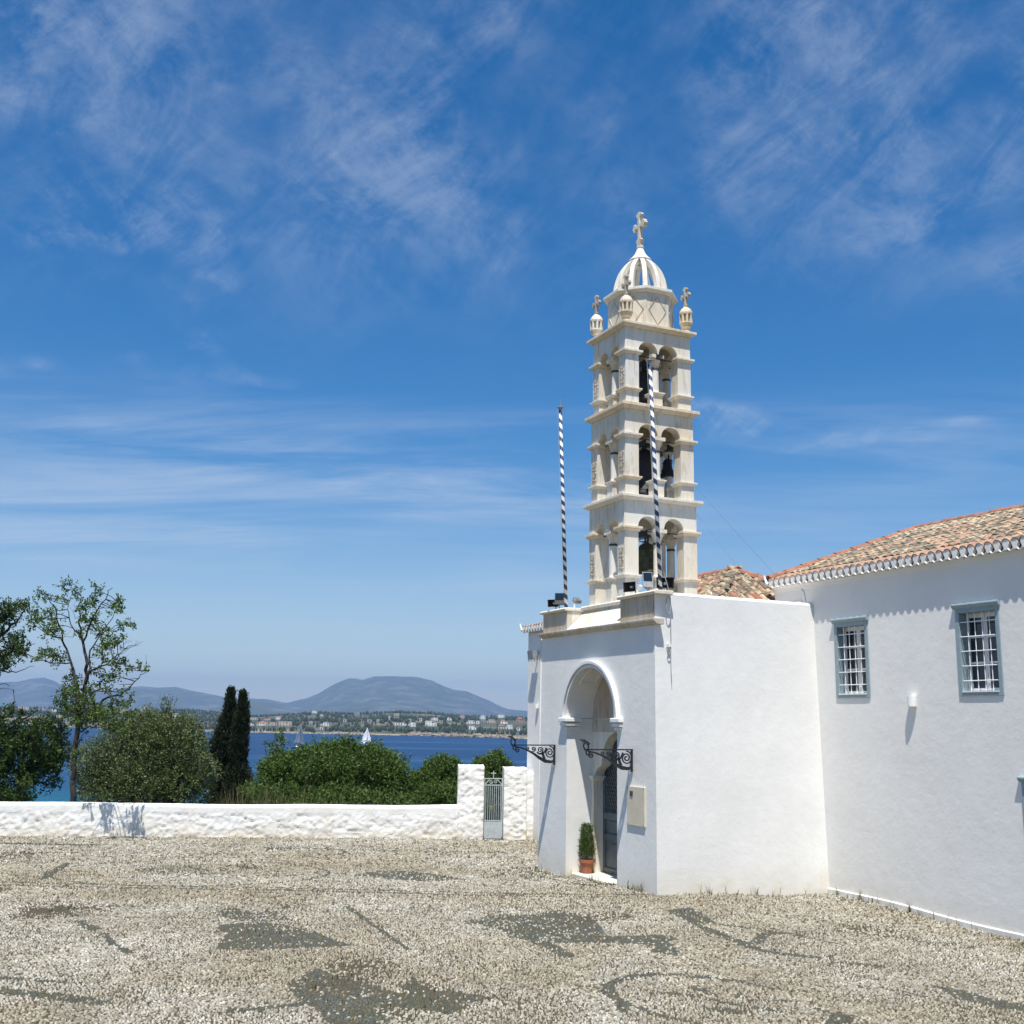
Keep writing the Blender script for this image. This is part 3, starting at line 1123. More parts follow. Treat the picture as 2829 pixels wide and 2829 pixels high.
# soffit panels inside the vault
for t0_, t1_ in ((14, 48), (58, 92), (102, 136)):
    mb = MB()
    for ta, tb, b0, b1 in ((t0_, t1_, .14, .18), (t0_, t1_, .48, .52), (t0_, t0_ + 2.4, .18, .48), (t1_ - 2.4, t1_, .18, .48)):
        n = 8
        for i in range(n):
            a0, a1 = R(180 - (ta + (tb - ta) * i / n)), R(180 - (ta + (tb - ta) * (i + 1) / n))
            q = [(CX + r * math.cos(t), SPR + r * math.sin(t)) for r, t in ((1.002, a0), (.978, a0), (.978, a1), (1.002, a1))]
            mb.add([(b0, *p) for p in q] + [(b1, *p) for p in q], [(1, 5, 6, 2), (0, 1, 2, 3), (4, 7, 6, 5), (0, 4, 5, 1), (3, 2, 6, 7)])
    mb.build('soffit_panel', 'white', EB)
mb = MB()
mb.box(.10, .655, J1 - .035, J1 + .01, 2.97, 3.03).box(.10, .655, J1 - .02, J1 + .01, 2.80, 2.83)
mb.build('string_moulding', 'white', EB)

# marble portal
PL, PR = 3.31, 1.51
PC = (PL + PR) / 2
outline = [(PL, -.3), (PL, 1.90), (PL - .02, 1.97), (PL - .10, 2.04), (PL - .25, 2.10), (PL - .28, 2.16)] + \
    [(PC + .62 * math.cos(R(t)) * (1 if True else 1), 2.16 + .62 * math.sin(R(t))) for t in np.linspace(4, 176, 22)] + \
    [(PR + .28, 2.16), (PR + .25, 2.10), (PR + .10, 2.04), (PR + .02, 1.97), (PR, 1.90), (PR, -.3)]
outer = [(J1, -.3), (J1, SPR)] + arc(CX, SPR, RA - .004, 0, 180, 24)[1:-1] + [(J0, SPR), (J0, -.3)]
lower = [p for p in outer if p[1] <= 3.07]
mb = MB()
poly = outer + list(reversed(outline))
mb.prism(poly, 'x', .62, .84)
mb.build('portal_wall', 'marble_clean', EB)
mb = MB()
lun = [(J1 - .02, SPR)] + arc(CX, SPR, RA - .03, 0, 180, 24) + [(J0 + .02, SPR)]
mb.prism(lun, 'x', .600, .618)
mb.build('lunette', 'marble_pink', EB)
mb = MB().box(.604, .618, J0 + .03, J1 - .03, 2.78, SPR - .03)
mb.build('inscription_band', 'marble_dirty', EB)
for a0, a1 in ((PL + .0, J1 - .005), (J0 + .005, PR)):
    cap = MB()
    cap.frustum((.575, .86, a0 - .0, a1, 1.77), (.53, .86, a0 - .06 if a0 > 2 else a0, a1 if a0 > 2 else a1 + .06, 1.83))
    cap.box(.525, .86, a0 - .07 if a0 > 2 else a0, a1 if a0 > 2 else a1 + .07, 1.832, 1.885)
    cap.build('capital', 'marble_clean', EB, bevel=.008)
    MB().box(.585, .617, a0 + .012, a1, -.2, 1.768).build('pilaster', 'marble_clean', EB, bevel=.006)
MB().box(.12, .98, J0 + .01, J1 - .01, -.25, -.045).build('threshold', 'marble_clean', EB, bevel=.012)

# door
mb = MB().prism(outline, 'x', .93, .96)
door = mb.build('door', 'black_plastic', EB)
for a0, a1 in ((PC + .01, PL), (PR, PC - .01)):
    mb = MB()
    mb.box(.80, .86, a0, a1, -.04, .06).box(.80, .86, a0, a1, .60, .73).box(.80, .86, a0, a1, 1.02, 1.15)
    for s0, s1 in ((a0, a0 + .07), (a1 - .07, a1)):
        for z0, z1 in ((.061, .599), (.731, 1.019), (1.151, 1.9)):
            mb.box(.80, .86, s0, s1, z0, z1)
    lf = mb.build('door_leaf', 'doorgrey', door)
for a0, a1 in ((PC + .08, PL - .07), (PR + .07, PC - .08)):
    for z0, z1 in ((.061, .599), (.731, 1.019)):
        mb = MB().box(.835, .85, a0, a1, z0, z1)
        mb.frustum((.834, .8341, a0 + .05, a1 - .05, z0 + .05), (.834, .8341, a0 + .05, a1 - .05, z1 - .05))
        c0, cz_ = (a0 + a1) / 2, (z0 + z1) / 2
        el = [(c0 + (a1 - a0) * .33 * math.cos(t), cz_ + (z1 - z0) * .40 * math.sin(t)) for t in np.linspace(0, 2 * math.pi, 20, endpoint=False)]
        mb.prism(el, 'x', .818, .836)
        mb.build('door_panel', 'doorgrey', door)
    mb = MB()
    st = .075
    zlo, zhi = 1.151, 2.76
    W_ = a1 - a0
    k = -30
    while k * st < 3:
        c = k * st
        for sgn in (1, -1):
            p = []
            for s_ in np.linspace(0, 1, 60):
                z = zlo + (zhi - zlo) * s_
                a = (a0 + a1) / 2 + c + sgn * (z - zlo) * .5 - .4 * sgn
                lim = 1.9 if True else 0
                top_ok = z < 1.9 or abs(a - PC) < math.sqrt(max(.60 ** 2 - max(z - 2.16, 0) ** 2, 0)) - .01
                if a0 < a < a1 and top_ok:
                    p.append((a, z))
            if len(p) > 1:
                mb.strip([p[0], p[-1]], .017, 'x', .824 + .006 * sgn, .834 + .006 * sgn)
        k += 1
    tag(mb.build('lattice', 'doorgrey', door), kind='stuff')

# cornice of six stones, attic blocks, copings, inclined slab
cuts = [4.62, 3.92, 3.52, 2.50, 1.93, 1.02, -.11]
for i in range(6):
    a1, a0 = cuts[i] - .004, cuts[i + 1] + .004
    dz = random.uniform(-.006, .006)
    profc = [(.0, 4.765), (-.03, 4.775), (-.055, 4.80), (-.092, 4.825), (-.097, 4.872), (.14, 4.878), (.14, 4.765)]
    MB().prism([(b, z + dz) for b, z in profc], 'y', a0, a1).build('cornice_stone', 'marble_dirty', EB, bevel=.008)
MB().box(.012, .13, 3.45, 4.575, 4.872, 5.292).build('attic_block', 'marble_dirty', EB, bevel=.006)
MB().box(.13, .42, 3.45, 3.56, 4.872, 5.292).build('attic_return', 'marble_clean', EB, bevel=.006)
MB().box(.012, .13, .065, 1.25, 4.872, 5.318).build('attic_block', 'marble_dirty', EB, bevel=.006)
MB().box(.13, .42, 1.12, 1.25, 4.872, 5.318).build('attic_return', 'marble_clean', EB, bevel=.006)
MB().prism([(-.02, 4.882), (.40, 5.265), (.40, 5.22), (.03, 4.882)], 'y', 1.258, 3.442).build('inclined_slab', 'marble', EB, bevel=.004)
MB().box(.401, .47, 1.258, 3.442, 4.9, 5.315).build('backing_wall', 'marble_dirty', EB)
for b0, b1, a0, a1, z0, z1 in ((-.06, .34, 3.42, 4.62, 5.294, 5.365), (.33, .62, 1.20, 3.46, 5.317, 5.40), (-.07, .36, -.10, 1.27, 5.32, 5.395)):
    MB().prism([(b0 + .02, z0), (b1, z0), (b1, z1), (b0 + .03, z1), (b0, z1 - .03)], 'y', a0, a1).build('coping', 'marble_clean', EB, bevel=.012)

# ------------------------------------------------------------------ church behind the block
CH = thing('church', 'white church behind the entrance block with low tiled hipped roof', 'building', (2.4, 5.4, -.1), 'church')
mb = MB().box(2.40, 5.3, 1.75, 10.25, -.6, 5.40)
mb.build('wall', 'plaster', CH, bevel=.03)


def tile_mesh(name, L, r0, r1, th, seg=6, span=170):
    """half-barrel tile, lying along +y (down the slope) from 0 to L"""
    v, f = [], []
    for yy, rr in ((0, r0), (L, r1)):
        for q in (0, -th):
            for i in range(seg + 1):
                t = R(90 - span / 2 + span * i / seg)
                v.append(((rr + q) * math.cos(t), yy, (rr + q) * math.sin(t)))
    n = seg + 1
    for i in range(seg):
        f.append((i, i + 1, 2 * n + i + 1, 2 * n + i))
        f.append((n + i, 3 * n + i, 3 * n + i + 1, n + i + 1))
        f.append((2 * n + i, 2 * n + i + 1, 3 * n + i + 1, 3 * n + i))
        f.append((i, n + i, n + i + 1, i + 1))
    f += [(0, 2 * n, 3 * n, n), (seg, n + seg, 3 * n + seg, 2 * n + seg)]
    me = bpy.data.meshes.new(name)
    me.from_pydata(v, [], f)
    bm = bmesh.new()
    bm.from_mesh(me)
    bmesh.ops.recalc_face_normals(bm, faces=bm.faces)
    bm.to_mesh(me)
    bm.free()
    for p in me.polygons:
        p.use_smooth = False
    return me


def barrel(mat, L=.42, r0=.072, r1=.088, th=.014, seg=6):
    me = tile_mesh('barrel_tile', L, r0, r1, th, seg)
    me.materials.append(M[mat])
    return me


TM = {k: barrel(k) for k in ('tile', 'tile_red', 'tile_eave')}
RIDGE_M = barrel('tile_red', .46, .105, .125, .018)
RIDGE_O = barrel('tile', .40, .10, .12, .018)
PANS = []


def put_tile(parent, me, org, down, side, name='roof_tile', up_off=0.0):
    """tile whose local y runs down the slope"""
    d = Vector(down).normalized()
    s_ = Vector(side)
    s_ = (s_ - d * s_.dot(d)).normalized()
    nrm = s_.cross(d)
    if nrm.z < 0:
        s_ = -s_
        nrm = -nrm
    o = bpy.data.objects.new(name, me)
    COL.objects.link(o)
    o.parent = parent
    bs = BASE[parent.name]
    p = Vector(org) - Vector(bs) + nrm * up_off
    m = Matrix((s_, d, nrm)).transposed().to_4x4()
    m.translation = p
    o.matrix_local = m
    return o


def slope(parent, e0, e1, r0, r1, pitch_a, row, mesh_fn, limit=None, skip=None):
    """tiles on the plane with eave e0-e1 and top r0-r1 (four xyz points, top may be short)"""
    e0, e1, r0, r1 = map(Vector, (e0, e1, r0, r1))
    ea = (e1 - e0)
    el = ea.length
    ea.normalize()
    up = (r0 - e0) - ea * (r0 - e0).dot(ea)
    H = up.length
    up.normalize()
    n = max(1, round(el / pitch_a))
    st = el / n
    lo, hi = (r0 - e0).dot(ea), (r1 - e0).dot(ea)
    count = 0
    rest = []
    for i in range(n):
        c = (i + .5) * st
        # where this column ends at the top
        hmax = H
        if c < lo:
            hmax = min(hmax, H * c / lo)
        if c > hi and el > hi:
            hmax = min(hmax, H * (el - c) / (el - hi))
        k = 0
        while k * row < hmax - .08:
            y = k * row
            org = e0 + ea * (c + random.uniform(-.008, .008)) + up * (y + .42 - (.0 if k else .0))
            mt = mesh_fn(i, k)
            if limit is not None and count >= limit:
                rest.append((mt, org, k))
            else:
                put_tile(parent, mt, org + Vector((0, 0, .012 + random.uniform(0, .012))), -up + ea * random.uniform(-.03, .03), ea)
            count += 1
            k += 1
    return count


def pan_sheet(parent, e0, e1, r0, r1, mat='tile'):
    """the bed of concave pan tiles under the cover tiles, one sheet with real troughs"""
    e0, e1, r0, r1 = map(Vector, (e0, e1, r0, r1))
    mb = MB()
    n = 2 * max(1, round((e1 - e0).length / .18)) * 2
    nrm = (e1 - e0).cross(r0 - e0).normalized()
    if nrm.z < 0:
        nrm = -nrm
    pts = []
    for i in range(n + 1):
        t = i / n
        dip = -.088 if i % 4 == 0 else (0.0 if i % 4 == 2 else -.06)
        pts.append(e0.lerp(e1, t) + nrm * dip)
        pts.append(r0.lerp(r1, t) + nrm * dip)
    mb.add(pts, [(2 * i, 2 * i + 2, 2 * i + 3, 2 * i + 1) for i in range(n)])
    return mb.build('pan_tiles', mat, parent)


def ridge_run(parent, p0, p1, me, step=.36, name='ridge_tile'):
    p0, p1 = Vector(p0), Vector(p1)
    d = p1 - p0
    n = max(1, round(d.length / step))
    sd = d.cross(Vector((0, 0, 1)))
    for i in range(n):
        q = p0.lerp(p1, (i + 1) / n) + Vector((0, 0, .01 + random.uniform(0, .012)))
        put_tile(parent, me, q, -d + sd * random.uniform(-.02, .02), sd, name)


mixold = lambda i, k: TM['tile'] if random.random() < .86 else TM['tile_red']
# hipped roof whose near end shows over the terrace
eN0, eN1, ap = (2.26, 1.38, 5.45), (5.5, 1.38, 5.45), (3.75, 2.55, 6.27)
pan_sheet(CH, eN0, eN1, ap, ap)
slope(CH, eN0, eN1, ap, ap, .19, .30, mixold)
eL1 = (2.26, 6.0, 5.45)
rL = (3.75, 4.7, 6.27)
pan_sheet(CH, eL1, eN0, rL, ap)
slope(CH, (2.26, 4.4, 5.45), eN0, (3.75, 4.4, 6.27), ap, .19, .30, mixold)
pan_sheet(CH, (2.26, 10.32, 5.45), (2.26, 6.05, 5.45), (3.0, 10.32, 5.62), (3.0, 6.05, 5.62), 'tile_red')
slope(CH, (2.26, 10.32, 5.45), (2.26, 8.0, 5.45), (3.0, 10.32, 5.62), (3.0, 8.0, 5.62), .17, .30, lambda i, k: TM['tile_red'] if k else TM['tile_eave'])
for i in range(13):
    a = 10.32 - (i + .5) * .17
    ang = [(a + .060 * math.cos(t), 5.455 + .075 * math.sin(t)) for t in np.linspace(-.25, math.pi + .25, 12)]
    MB().prism(ang + [(a - .024, 5.36), (a + .024, 5.36)], 'x', 2.24, 2.30).build('eave_plug', 'plaster2', CH)
mb = MB().add([(5.5, 1.38, 5.45), (5.5, 6.0, 5.45), eL1, rL, ap], [(0, 1, 3, 4), (1, 2, 3)])
mb.build('rear_slope', 'tile', CH)
ridge_run(CH, eN0, ap, RIDGE_O)
ridge_run(CH, eN1, ap, RIDGE_M)
ridge_run(CH, (3.75, 4.7, 6.27), (3.75, 2.45, 6.28), RIDGE_M)
def horn(parent, b, a, z, db, da):
    """white upturned plaster horn on an eave corner"""
    mb = MB()
    pts, rr = [], []
    for i in range(8):
        t = i / 7
        pts.append((b + db * t * .09, a + da * t * .09, z - .07 + .06 * t + .14 * t * t))
        rr.append(.042 * (1 - t) ** .6 + .005)
    mb.tube(pts, rr, 8)
    mb.build('eave_horn', 'white', parent, smooth=True)


horn(CH, 2.27, 10.33, 5.50, -.5, .9)
horn(CH, 2.27, 1.42, 5.50, -.3, -.6)

# ------------------------------------------------------------------ long wing
LW = thing('monastery_wing', 'long white wing with blue grey barred windows and barrel tiled roof', 'building', (BWALL, 0, -.2), 'church')
AEND, AFAR = 1.36, -11.0
WIN = [(-.43, -1.33, 3.50, 4.93), (-3.44, -4.34, 3.50, 4.96), (-4.56, -5.46, .80, 2.16)]
loops = [[(AEND, -.6), (AFAR, -.6), (AFAR, 5.80), (AEND, 5.80)]]
for a1, a0, z0, z1 in WIN:
    loops.append([(a0 + .05, z0 + .04), (a1 - .05, z0 + .04), (a1 - .05, z1 - .04), (a0 + .05, z1 - .04)])
mb = MB()
mb.sheet(loops, lambda u, v: (BWALL, u, v))
mb.add([(BWALL, AEND, -.6), (BWALL, AEND, 5.8), (BWALL + 6.6, AEND, 5.8), (BWALL + 6.6, AEND, -.6)], [(0, 1, 2, 3)])
mb.add([(BWALL, AFAR, -.6), (BWALL, AFAR, 5.8), (BWALL + 6.6, AFAR, 5.8), (BWALL + 6.6, AFAR, -.6)], [(0, 1, 2, 3)])
mb.add([(BWALL + 6.6, AEND, -.6), (BWALL + 6.6, AEND, 5.8), (BWALL + 6.6, AFAR, 5.8), (BWALL + 6.6, AFAR, -.6)], [(0, 1, 2, 3)])
mb.add([(BWALL + .6, .1, 2.), (BWALL + .6, AFAR, 2.), (BWALL + .6, AFAR, 5.7), (BWALL + .6, .1, 5.7)], [(0, 1, 2, 3)])
mb.build('wall', 'plaster2', LW)
pts = []
nseg = 40
mb = MB()
for i in range(nseg):
    a0, a1 = .0 - 11 * i / nseg, .0 - 11 * (i + 1) / nseg
    g0, g1 = [float(gz(*bw(BWALL, a, 0)[:2])) for a in (a0, a1)]
    v = [(BWALL - .035, a0, g0 - .2), (BWALL - .035, a0, g0 + .085), (BWALL + .01, a0, g0 + .105),
         (BWALL - .035, a1, g1 - .2), (BWALL - .035, a1, g1 + .085), (BWALL + .01, a1, g1 + .105)]
    mb.add(v, [(0, 1, 4, 3), (1, 2, 5, 4)])
mb.build('plinth', 'plaster2', LW)
mb = MB()
mb.prism([(BWALL - .004, 5.70), (BWALL - .02, 5.77), (BWALL - .05, 5.80), (BWALL - .05, 5.81), (BWALL + .05, 5.81), (BWALL + .05, 5.70)], 'y', AFAR, AEND + .04)
mb.build('eave_moulding', 'plaster2', LW)


def window(parent, a1, a0, z0, z1, nv=5, nh=6):

    f = .075
    mb = MB()
    P0, P1 = BWALL - .022, BWALL + .02
    mb.box(P0, P1, a0, a0 + f, z0, z1).box(P0, P1, a1 - f, a1, z0, z1)
    mb.box(P0 - .002, P1, a0 + f, a1 - f, z0, z0 + f).box(P0 - .002, P1, a0 + f, a1 - f, z1 - f, z1)
    I0, I1, zz0, zz1 = a0 + f, a1 - f, z0 + f, z1 - f
    for q in ((I0 - .012, I0), (I1, I1 + .012)):
        mb.box(P1, BWALL + .26, q[0], q[1], zz0, zz1)
    mb.box(P1, BWALL + .26, I0, I1, zz1, zz1 + .012)
    fr = mb.build('frame', 'bluegrey', parent, bevel=.004)
    mb = MB()
    mb.prism([(P0 - .05, z1 + .075), (P0 - .055, z1 + .055), (P0 - .012, z1 + .0), (P1, z1 + .0), (P1, z1 + .10)], 'y', a0 - .035, a1 + .035)
    mb.build('hood', 'bluegrey', fr)
    mb = MB().box(P0 - .012, BWALL + .25, I0, I1, zz0 - .014, zz0 + .008)
    mb.build('sill', 'whitebar', fr)
    # grille
    for i in range(nv):
        a = I0 + (I1 - I0) * (i + 1) / (nv + 1)
        MB().tube([(BWALL + .02, a, zz0), (BWALL + .02, a, zz1)], .0085, 6).build('grille_bar', 'whitebar', fr)
    for j in range(nh):
        z = zz0 + (zz1 - zz0) * (j + .72) / (nh + .35)
        MB().tube([(BWALL + .008, I0, z), (BWALL + .008, I1, z)], .0085, 6).build('grille_bar', 'whitebar', fr)
    # two sashes of three lights
    B0, B1 = BWALL + .17, BWALL + .215
    mid = (I0 + I1) / 2
    for s0, s1 in ((I0, mid - .004), (mid + .004, I1)):
        mb = MB()
        st = .036
        mb.box(B0, B1, s0, s0 + st, zz0 + .02, zz1).box(B0, B1, s1 - st, s1, zz0 + .02, zz1)
        zs = [zz0 + .02, zz0 + .02 + (zz1 - zz0) / 3, zz0 + .02 + 2 * (zz1 - zz0) / 3, zz1 - .075]
        for k, z in enumerate(zs):
            mb.box(B0 + .002, B1 - .002, s0 + st, s1 - st, z, z + (.038 if k < 3 else .075))
        sash = mb.build('sash', 'white', fr)
        MB().box(B0 + .02, B0 + .026, s0 + st, s1 - st, zz0 + .03, zz1 - .02).build('pane', 'glass', sash)
    return fr


for a1, a0, z0, z1 in WIN:
    window(LW, a1, a0, z0, z1, 4, 5)
mb = MB()
mb.tube([(BWALL - .012, 1.3, 5.43), (BWALL - .012, .52, 5.47), (BWALL - .012, .50, 5.45), (BWALL - .012, .50, 5.05)], .010, 6)
mb.tube([(BWALL - .012, .50, 5.70), (BWALL - .012, .42, 5.62), (BWALL - .012, .38, 5.4), (BWALL - .012, .38, 5.05)], .010, 6)
mb.build('conduit', 'plaster2', LW)

# roof of the wing
EZ, SL = 5.89, .37
bE, bR = BWALL - .14, BWALL + 3.35
rz = EZ + SL * (bR - bE)
E0, E1 = (bE, AEND + .02, EZ), (bE, AFAR, EZ)
R0, R1 = (bR, .60, rz), (bR, AFAR, rz)
sp_t = .176
_ups = Vector((bR - bE, 0, rz - EZ))
_nr = Vector((-(rz - EZ), 0, bR - bE)).normalized()
mb = MB()
_n = int((AEND + .02 + 11) / (sp_t / 4))
for k in range(_n + 1):
    a = AEND + .02 - k * sp_t / 4
    s_ = 1.0 if a < .6 else (AEND + .02 - a) / (AEND + .02 - .6)
    dip = _nr * (-.09 if k % 4 == 0 else (.0 if k % 4 == 2 else -.065))
    mb.v += [tuple(Vector((bE, a, EZ)) + dip), tuple(Vector((bE, a, EZ)) + _ups * s_ + dip)]
mb.f = [(2 * k, 2 * k + 2, 2 * k + 3, 2 * k + 1) for k in range(_n)]
mb.build('pan_tiles', 'tile', LW)
mb = MB().add([E0, R0, (bR + 3.4, AEND + .02, EZ), (bR + 3.4, AFAR, EZ), R1], [(0, 1, 2), (1, 4, 3, 2)])
mb.build('rear_slope', 'tile', LW)
sp_t = .176
cols = int((AEND + .02 - (-6.6)) / sp_t)
far_mb = MB()
cnt = 0
upv = Vector((bR - bE, 0, rz - EZ)).normalized()
H_ = math.hypot(bR - bE, rz - EZ)
cands = []
for i in range(int((AEND + .02 + 11) / sp_t)):
    a = AEND + .02 - (i + .5) * sp_t
    hmax = H_ if a < .6 else H_ * (AEND + .02 - a) / (AEND + .02 - .6)
    k = 0
    while k * .31 < hmax - .06:
        cands.append((i, k, a))
        k += 1
for i, k, a in cands:
    org = Vector((bE, a + random.uniform(-.008, .008), EZ)) + upv * (k * .31 + .42) + Vector((0, 0, .02 + random.uniform(0, .014) + (.012 if k else 0)))
    me = TM['tile_eave'] if k == 0 else (TM['tile'] if random.random() < .9 else TM['tile_eave'])
    vis = a > -6.0
    if vis and cnt < 300 + 0 and (k == 0 or k < 9):
        put_tile(LW, me, org, -upv + Vector((0, random.uniform(-.03, .03), 0)), Vector((0, 1, 0)))
        cnt += 1
    else:
        dv, sv = -upv, Vector((0, 1, 0))
        nv_ = sv.cross(dv)
        if nv_.z < 0:
            sv, nv_ = -sv, -nv_
        src = TM['tile']
        far_mb.add([org + sv * v.co.x + dv * v.co.y + nv_ * v.co.z for v in src.vertices], [tuple(p.vertices) for p in src.polygons])
if far_mb.v:
    tag(far_mb.build('roof_tiles', 'tile', LW), kind='stuff')
plug = None
for i in range(int((AEND + .02 + 6.4) / sp_t)):
    a = AEND + .02 - (i + .5) * sp_t
    mb = MB()
    bb = bE - .005
    ang = [(a + .062 * math.cos(t), EZ + .028 + .078 * math.sin(t)) for t in np.linspace(-.25, math.pi + .25, 14)]
    mb.prism(ang + [(a - .024, EZ - .08), (a + .024, EZ - .08)], 'x', bb - .012, bb + .05)
    mb.build('eave_plug', 'plaster2', LW)
    pan = [(a - sp_t / 2 + .06 * math.cos(t), EZ - .045 + .06 * math.sin(t)) for t in np.linspace(math.pi * 1.05, math.pi * 1.95, 8)]
    pan += [(a - sp_t / 2 + .05 * math.cos(t), EZ - .045 + .05 * math.sin(t)) for t in np.linspace(math.pi * 1.95, math.pi * 1.05, 8)]
    MB().prism(pan, 'x', bE - .025, bE + .05).build('pan_lip', 'plaster2', LW)
ridge_run(LW, (bE + .05, AEND - .0, EZ + .06), (bR, .60, rz + .03), RIDGE_M, .42)
ridge_run(LW, (bR, .62, rz + .03), (bR, -6.5, rz + .03), RIDGE_M, .42)
horn(LW, bE, AEND + .04, EZ + .06, -.35, .9)

# ------------------------------------------------------------------ bell tower
BT = thing('bell_tower', 'tall open marble bell tower with three arcaded stages and ribbed dome', 'tower', (1.38, 2.62, 5.1), 'church')
TB, TA = 1.38, 2.62
STG = [  # half widths b,a ; base, pedcap, cap, cornice bottom, cornice top
    (.885, .745, 5.10, 5.87, 6.84, 7.49, 7.60),
    (.850, .725, 7.60, 7.93, 8.82, 9.44, 9.57),
    (.820, .705, 9.57, 9.84, 10.65, 11.25, 11.36)]
PB, PA = .33, .285     # pier sizes


def slab(z0, z1, hb, ha, e0, e1, nm, mat='marble', prof=None):
    mb = MB()
    zm = z0 + (z1 - z0) * .45
    mb.frustum((TB - hb - e0, TB + hb + e0, TA - ha - e0, TA + ha + e0, z0), (TB - hb - e1, TB + hb + e1, TA - ha - e1, TA + ha + e1, zm))
    mb.box(TB - hb - e1 - .008, TB + hb + e1 + .008, TA - ha - e1 - .008, TA + ha + e1 + .008, zm + .001, z1)
    return mb.build(nm, mat, BT, bevel=.006)


def collar(b0, b1, a0, a1, z0, z1, e, nm, mat='marble'):
    mb = MB()
    zm = z0 + (z1 - z0) * .5
    mb.frustum((b0 - .012, b1 + .012, a0 - .012, a1 + .012, z0), (b0 - e, b1 + e, a0 - e, a1 + e, zm))
    mb.box(b0 - e - .006, b1 + e + .006, a0 - e - .006, a1 + e + .006, zm + .001, z1)
    return mb.build(nm, mat, BT, bevel=.005)


def relief(b, a0, a1, z0, z1, seed):
    """carved scroll-work on the outer face of a pier"""
    rd = random.Random(seed)
    mb = MB()
    w_ = a1 - a0
    n = int((z1 - z0) / .075)
    for i in range(n):
        z = z0 + (i + .5) * (z1 - z0) / n
        for s_ in (-1, 1):
            c = (a0 + a1) / 2 + s_ * w_ * .22
            p = [(c + w_ * .15 * (1 - t * .8) * math.cos(t * 5 * s_ + i * 2.1), z + .028 * (1 - t * .8) * math.sin(t * 5 * s_ + i * 2.1)) for t in np.linspace(0, 1, 8)]
            mb.strip(p, .012 + .008 * rd.random(), 'x', b - .014 - .006 * rd.random(), b + .002)
    mb.strip([((a0 + a1) / 2, z0), ((a0 + a1) / 2, z1)], .012, 'x', b - .012, b + .002)
    return mb.build('carved_relief', 'marble_dirty', BT)


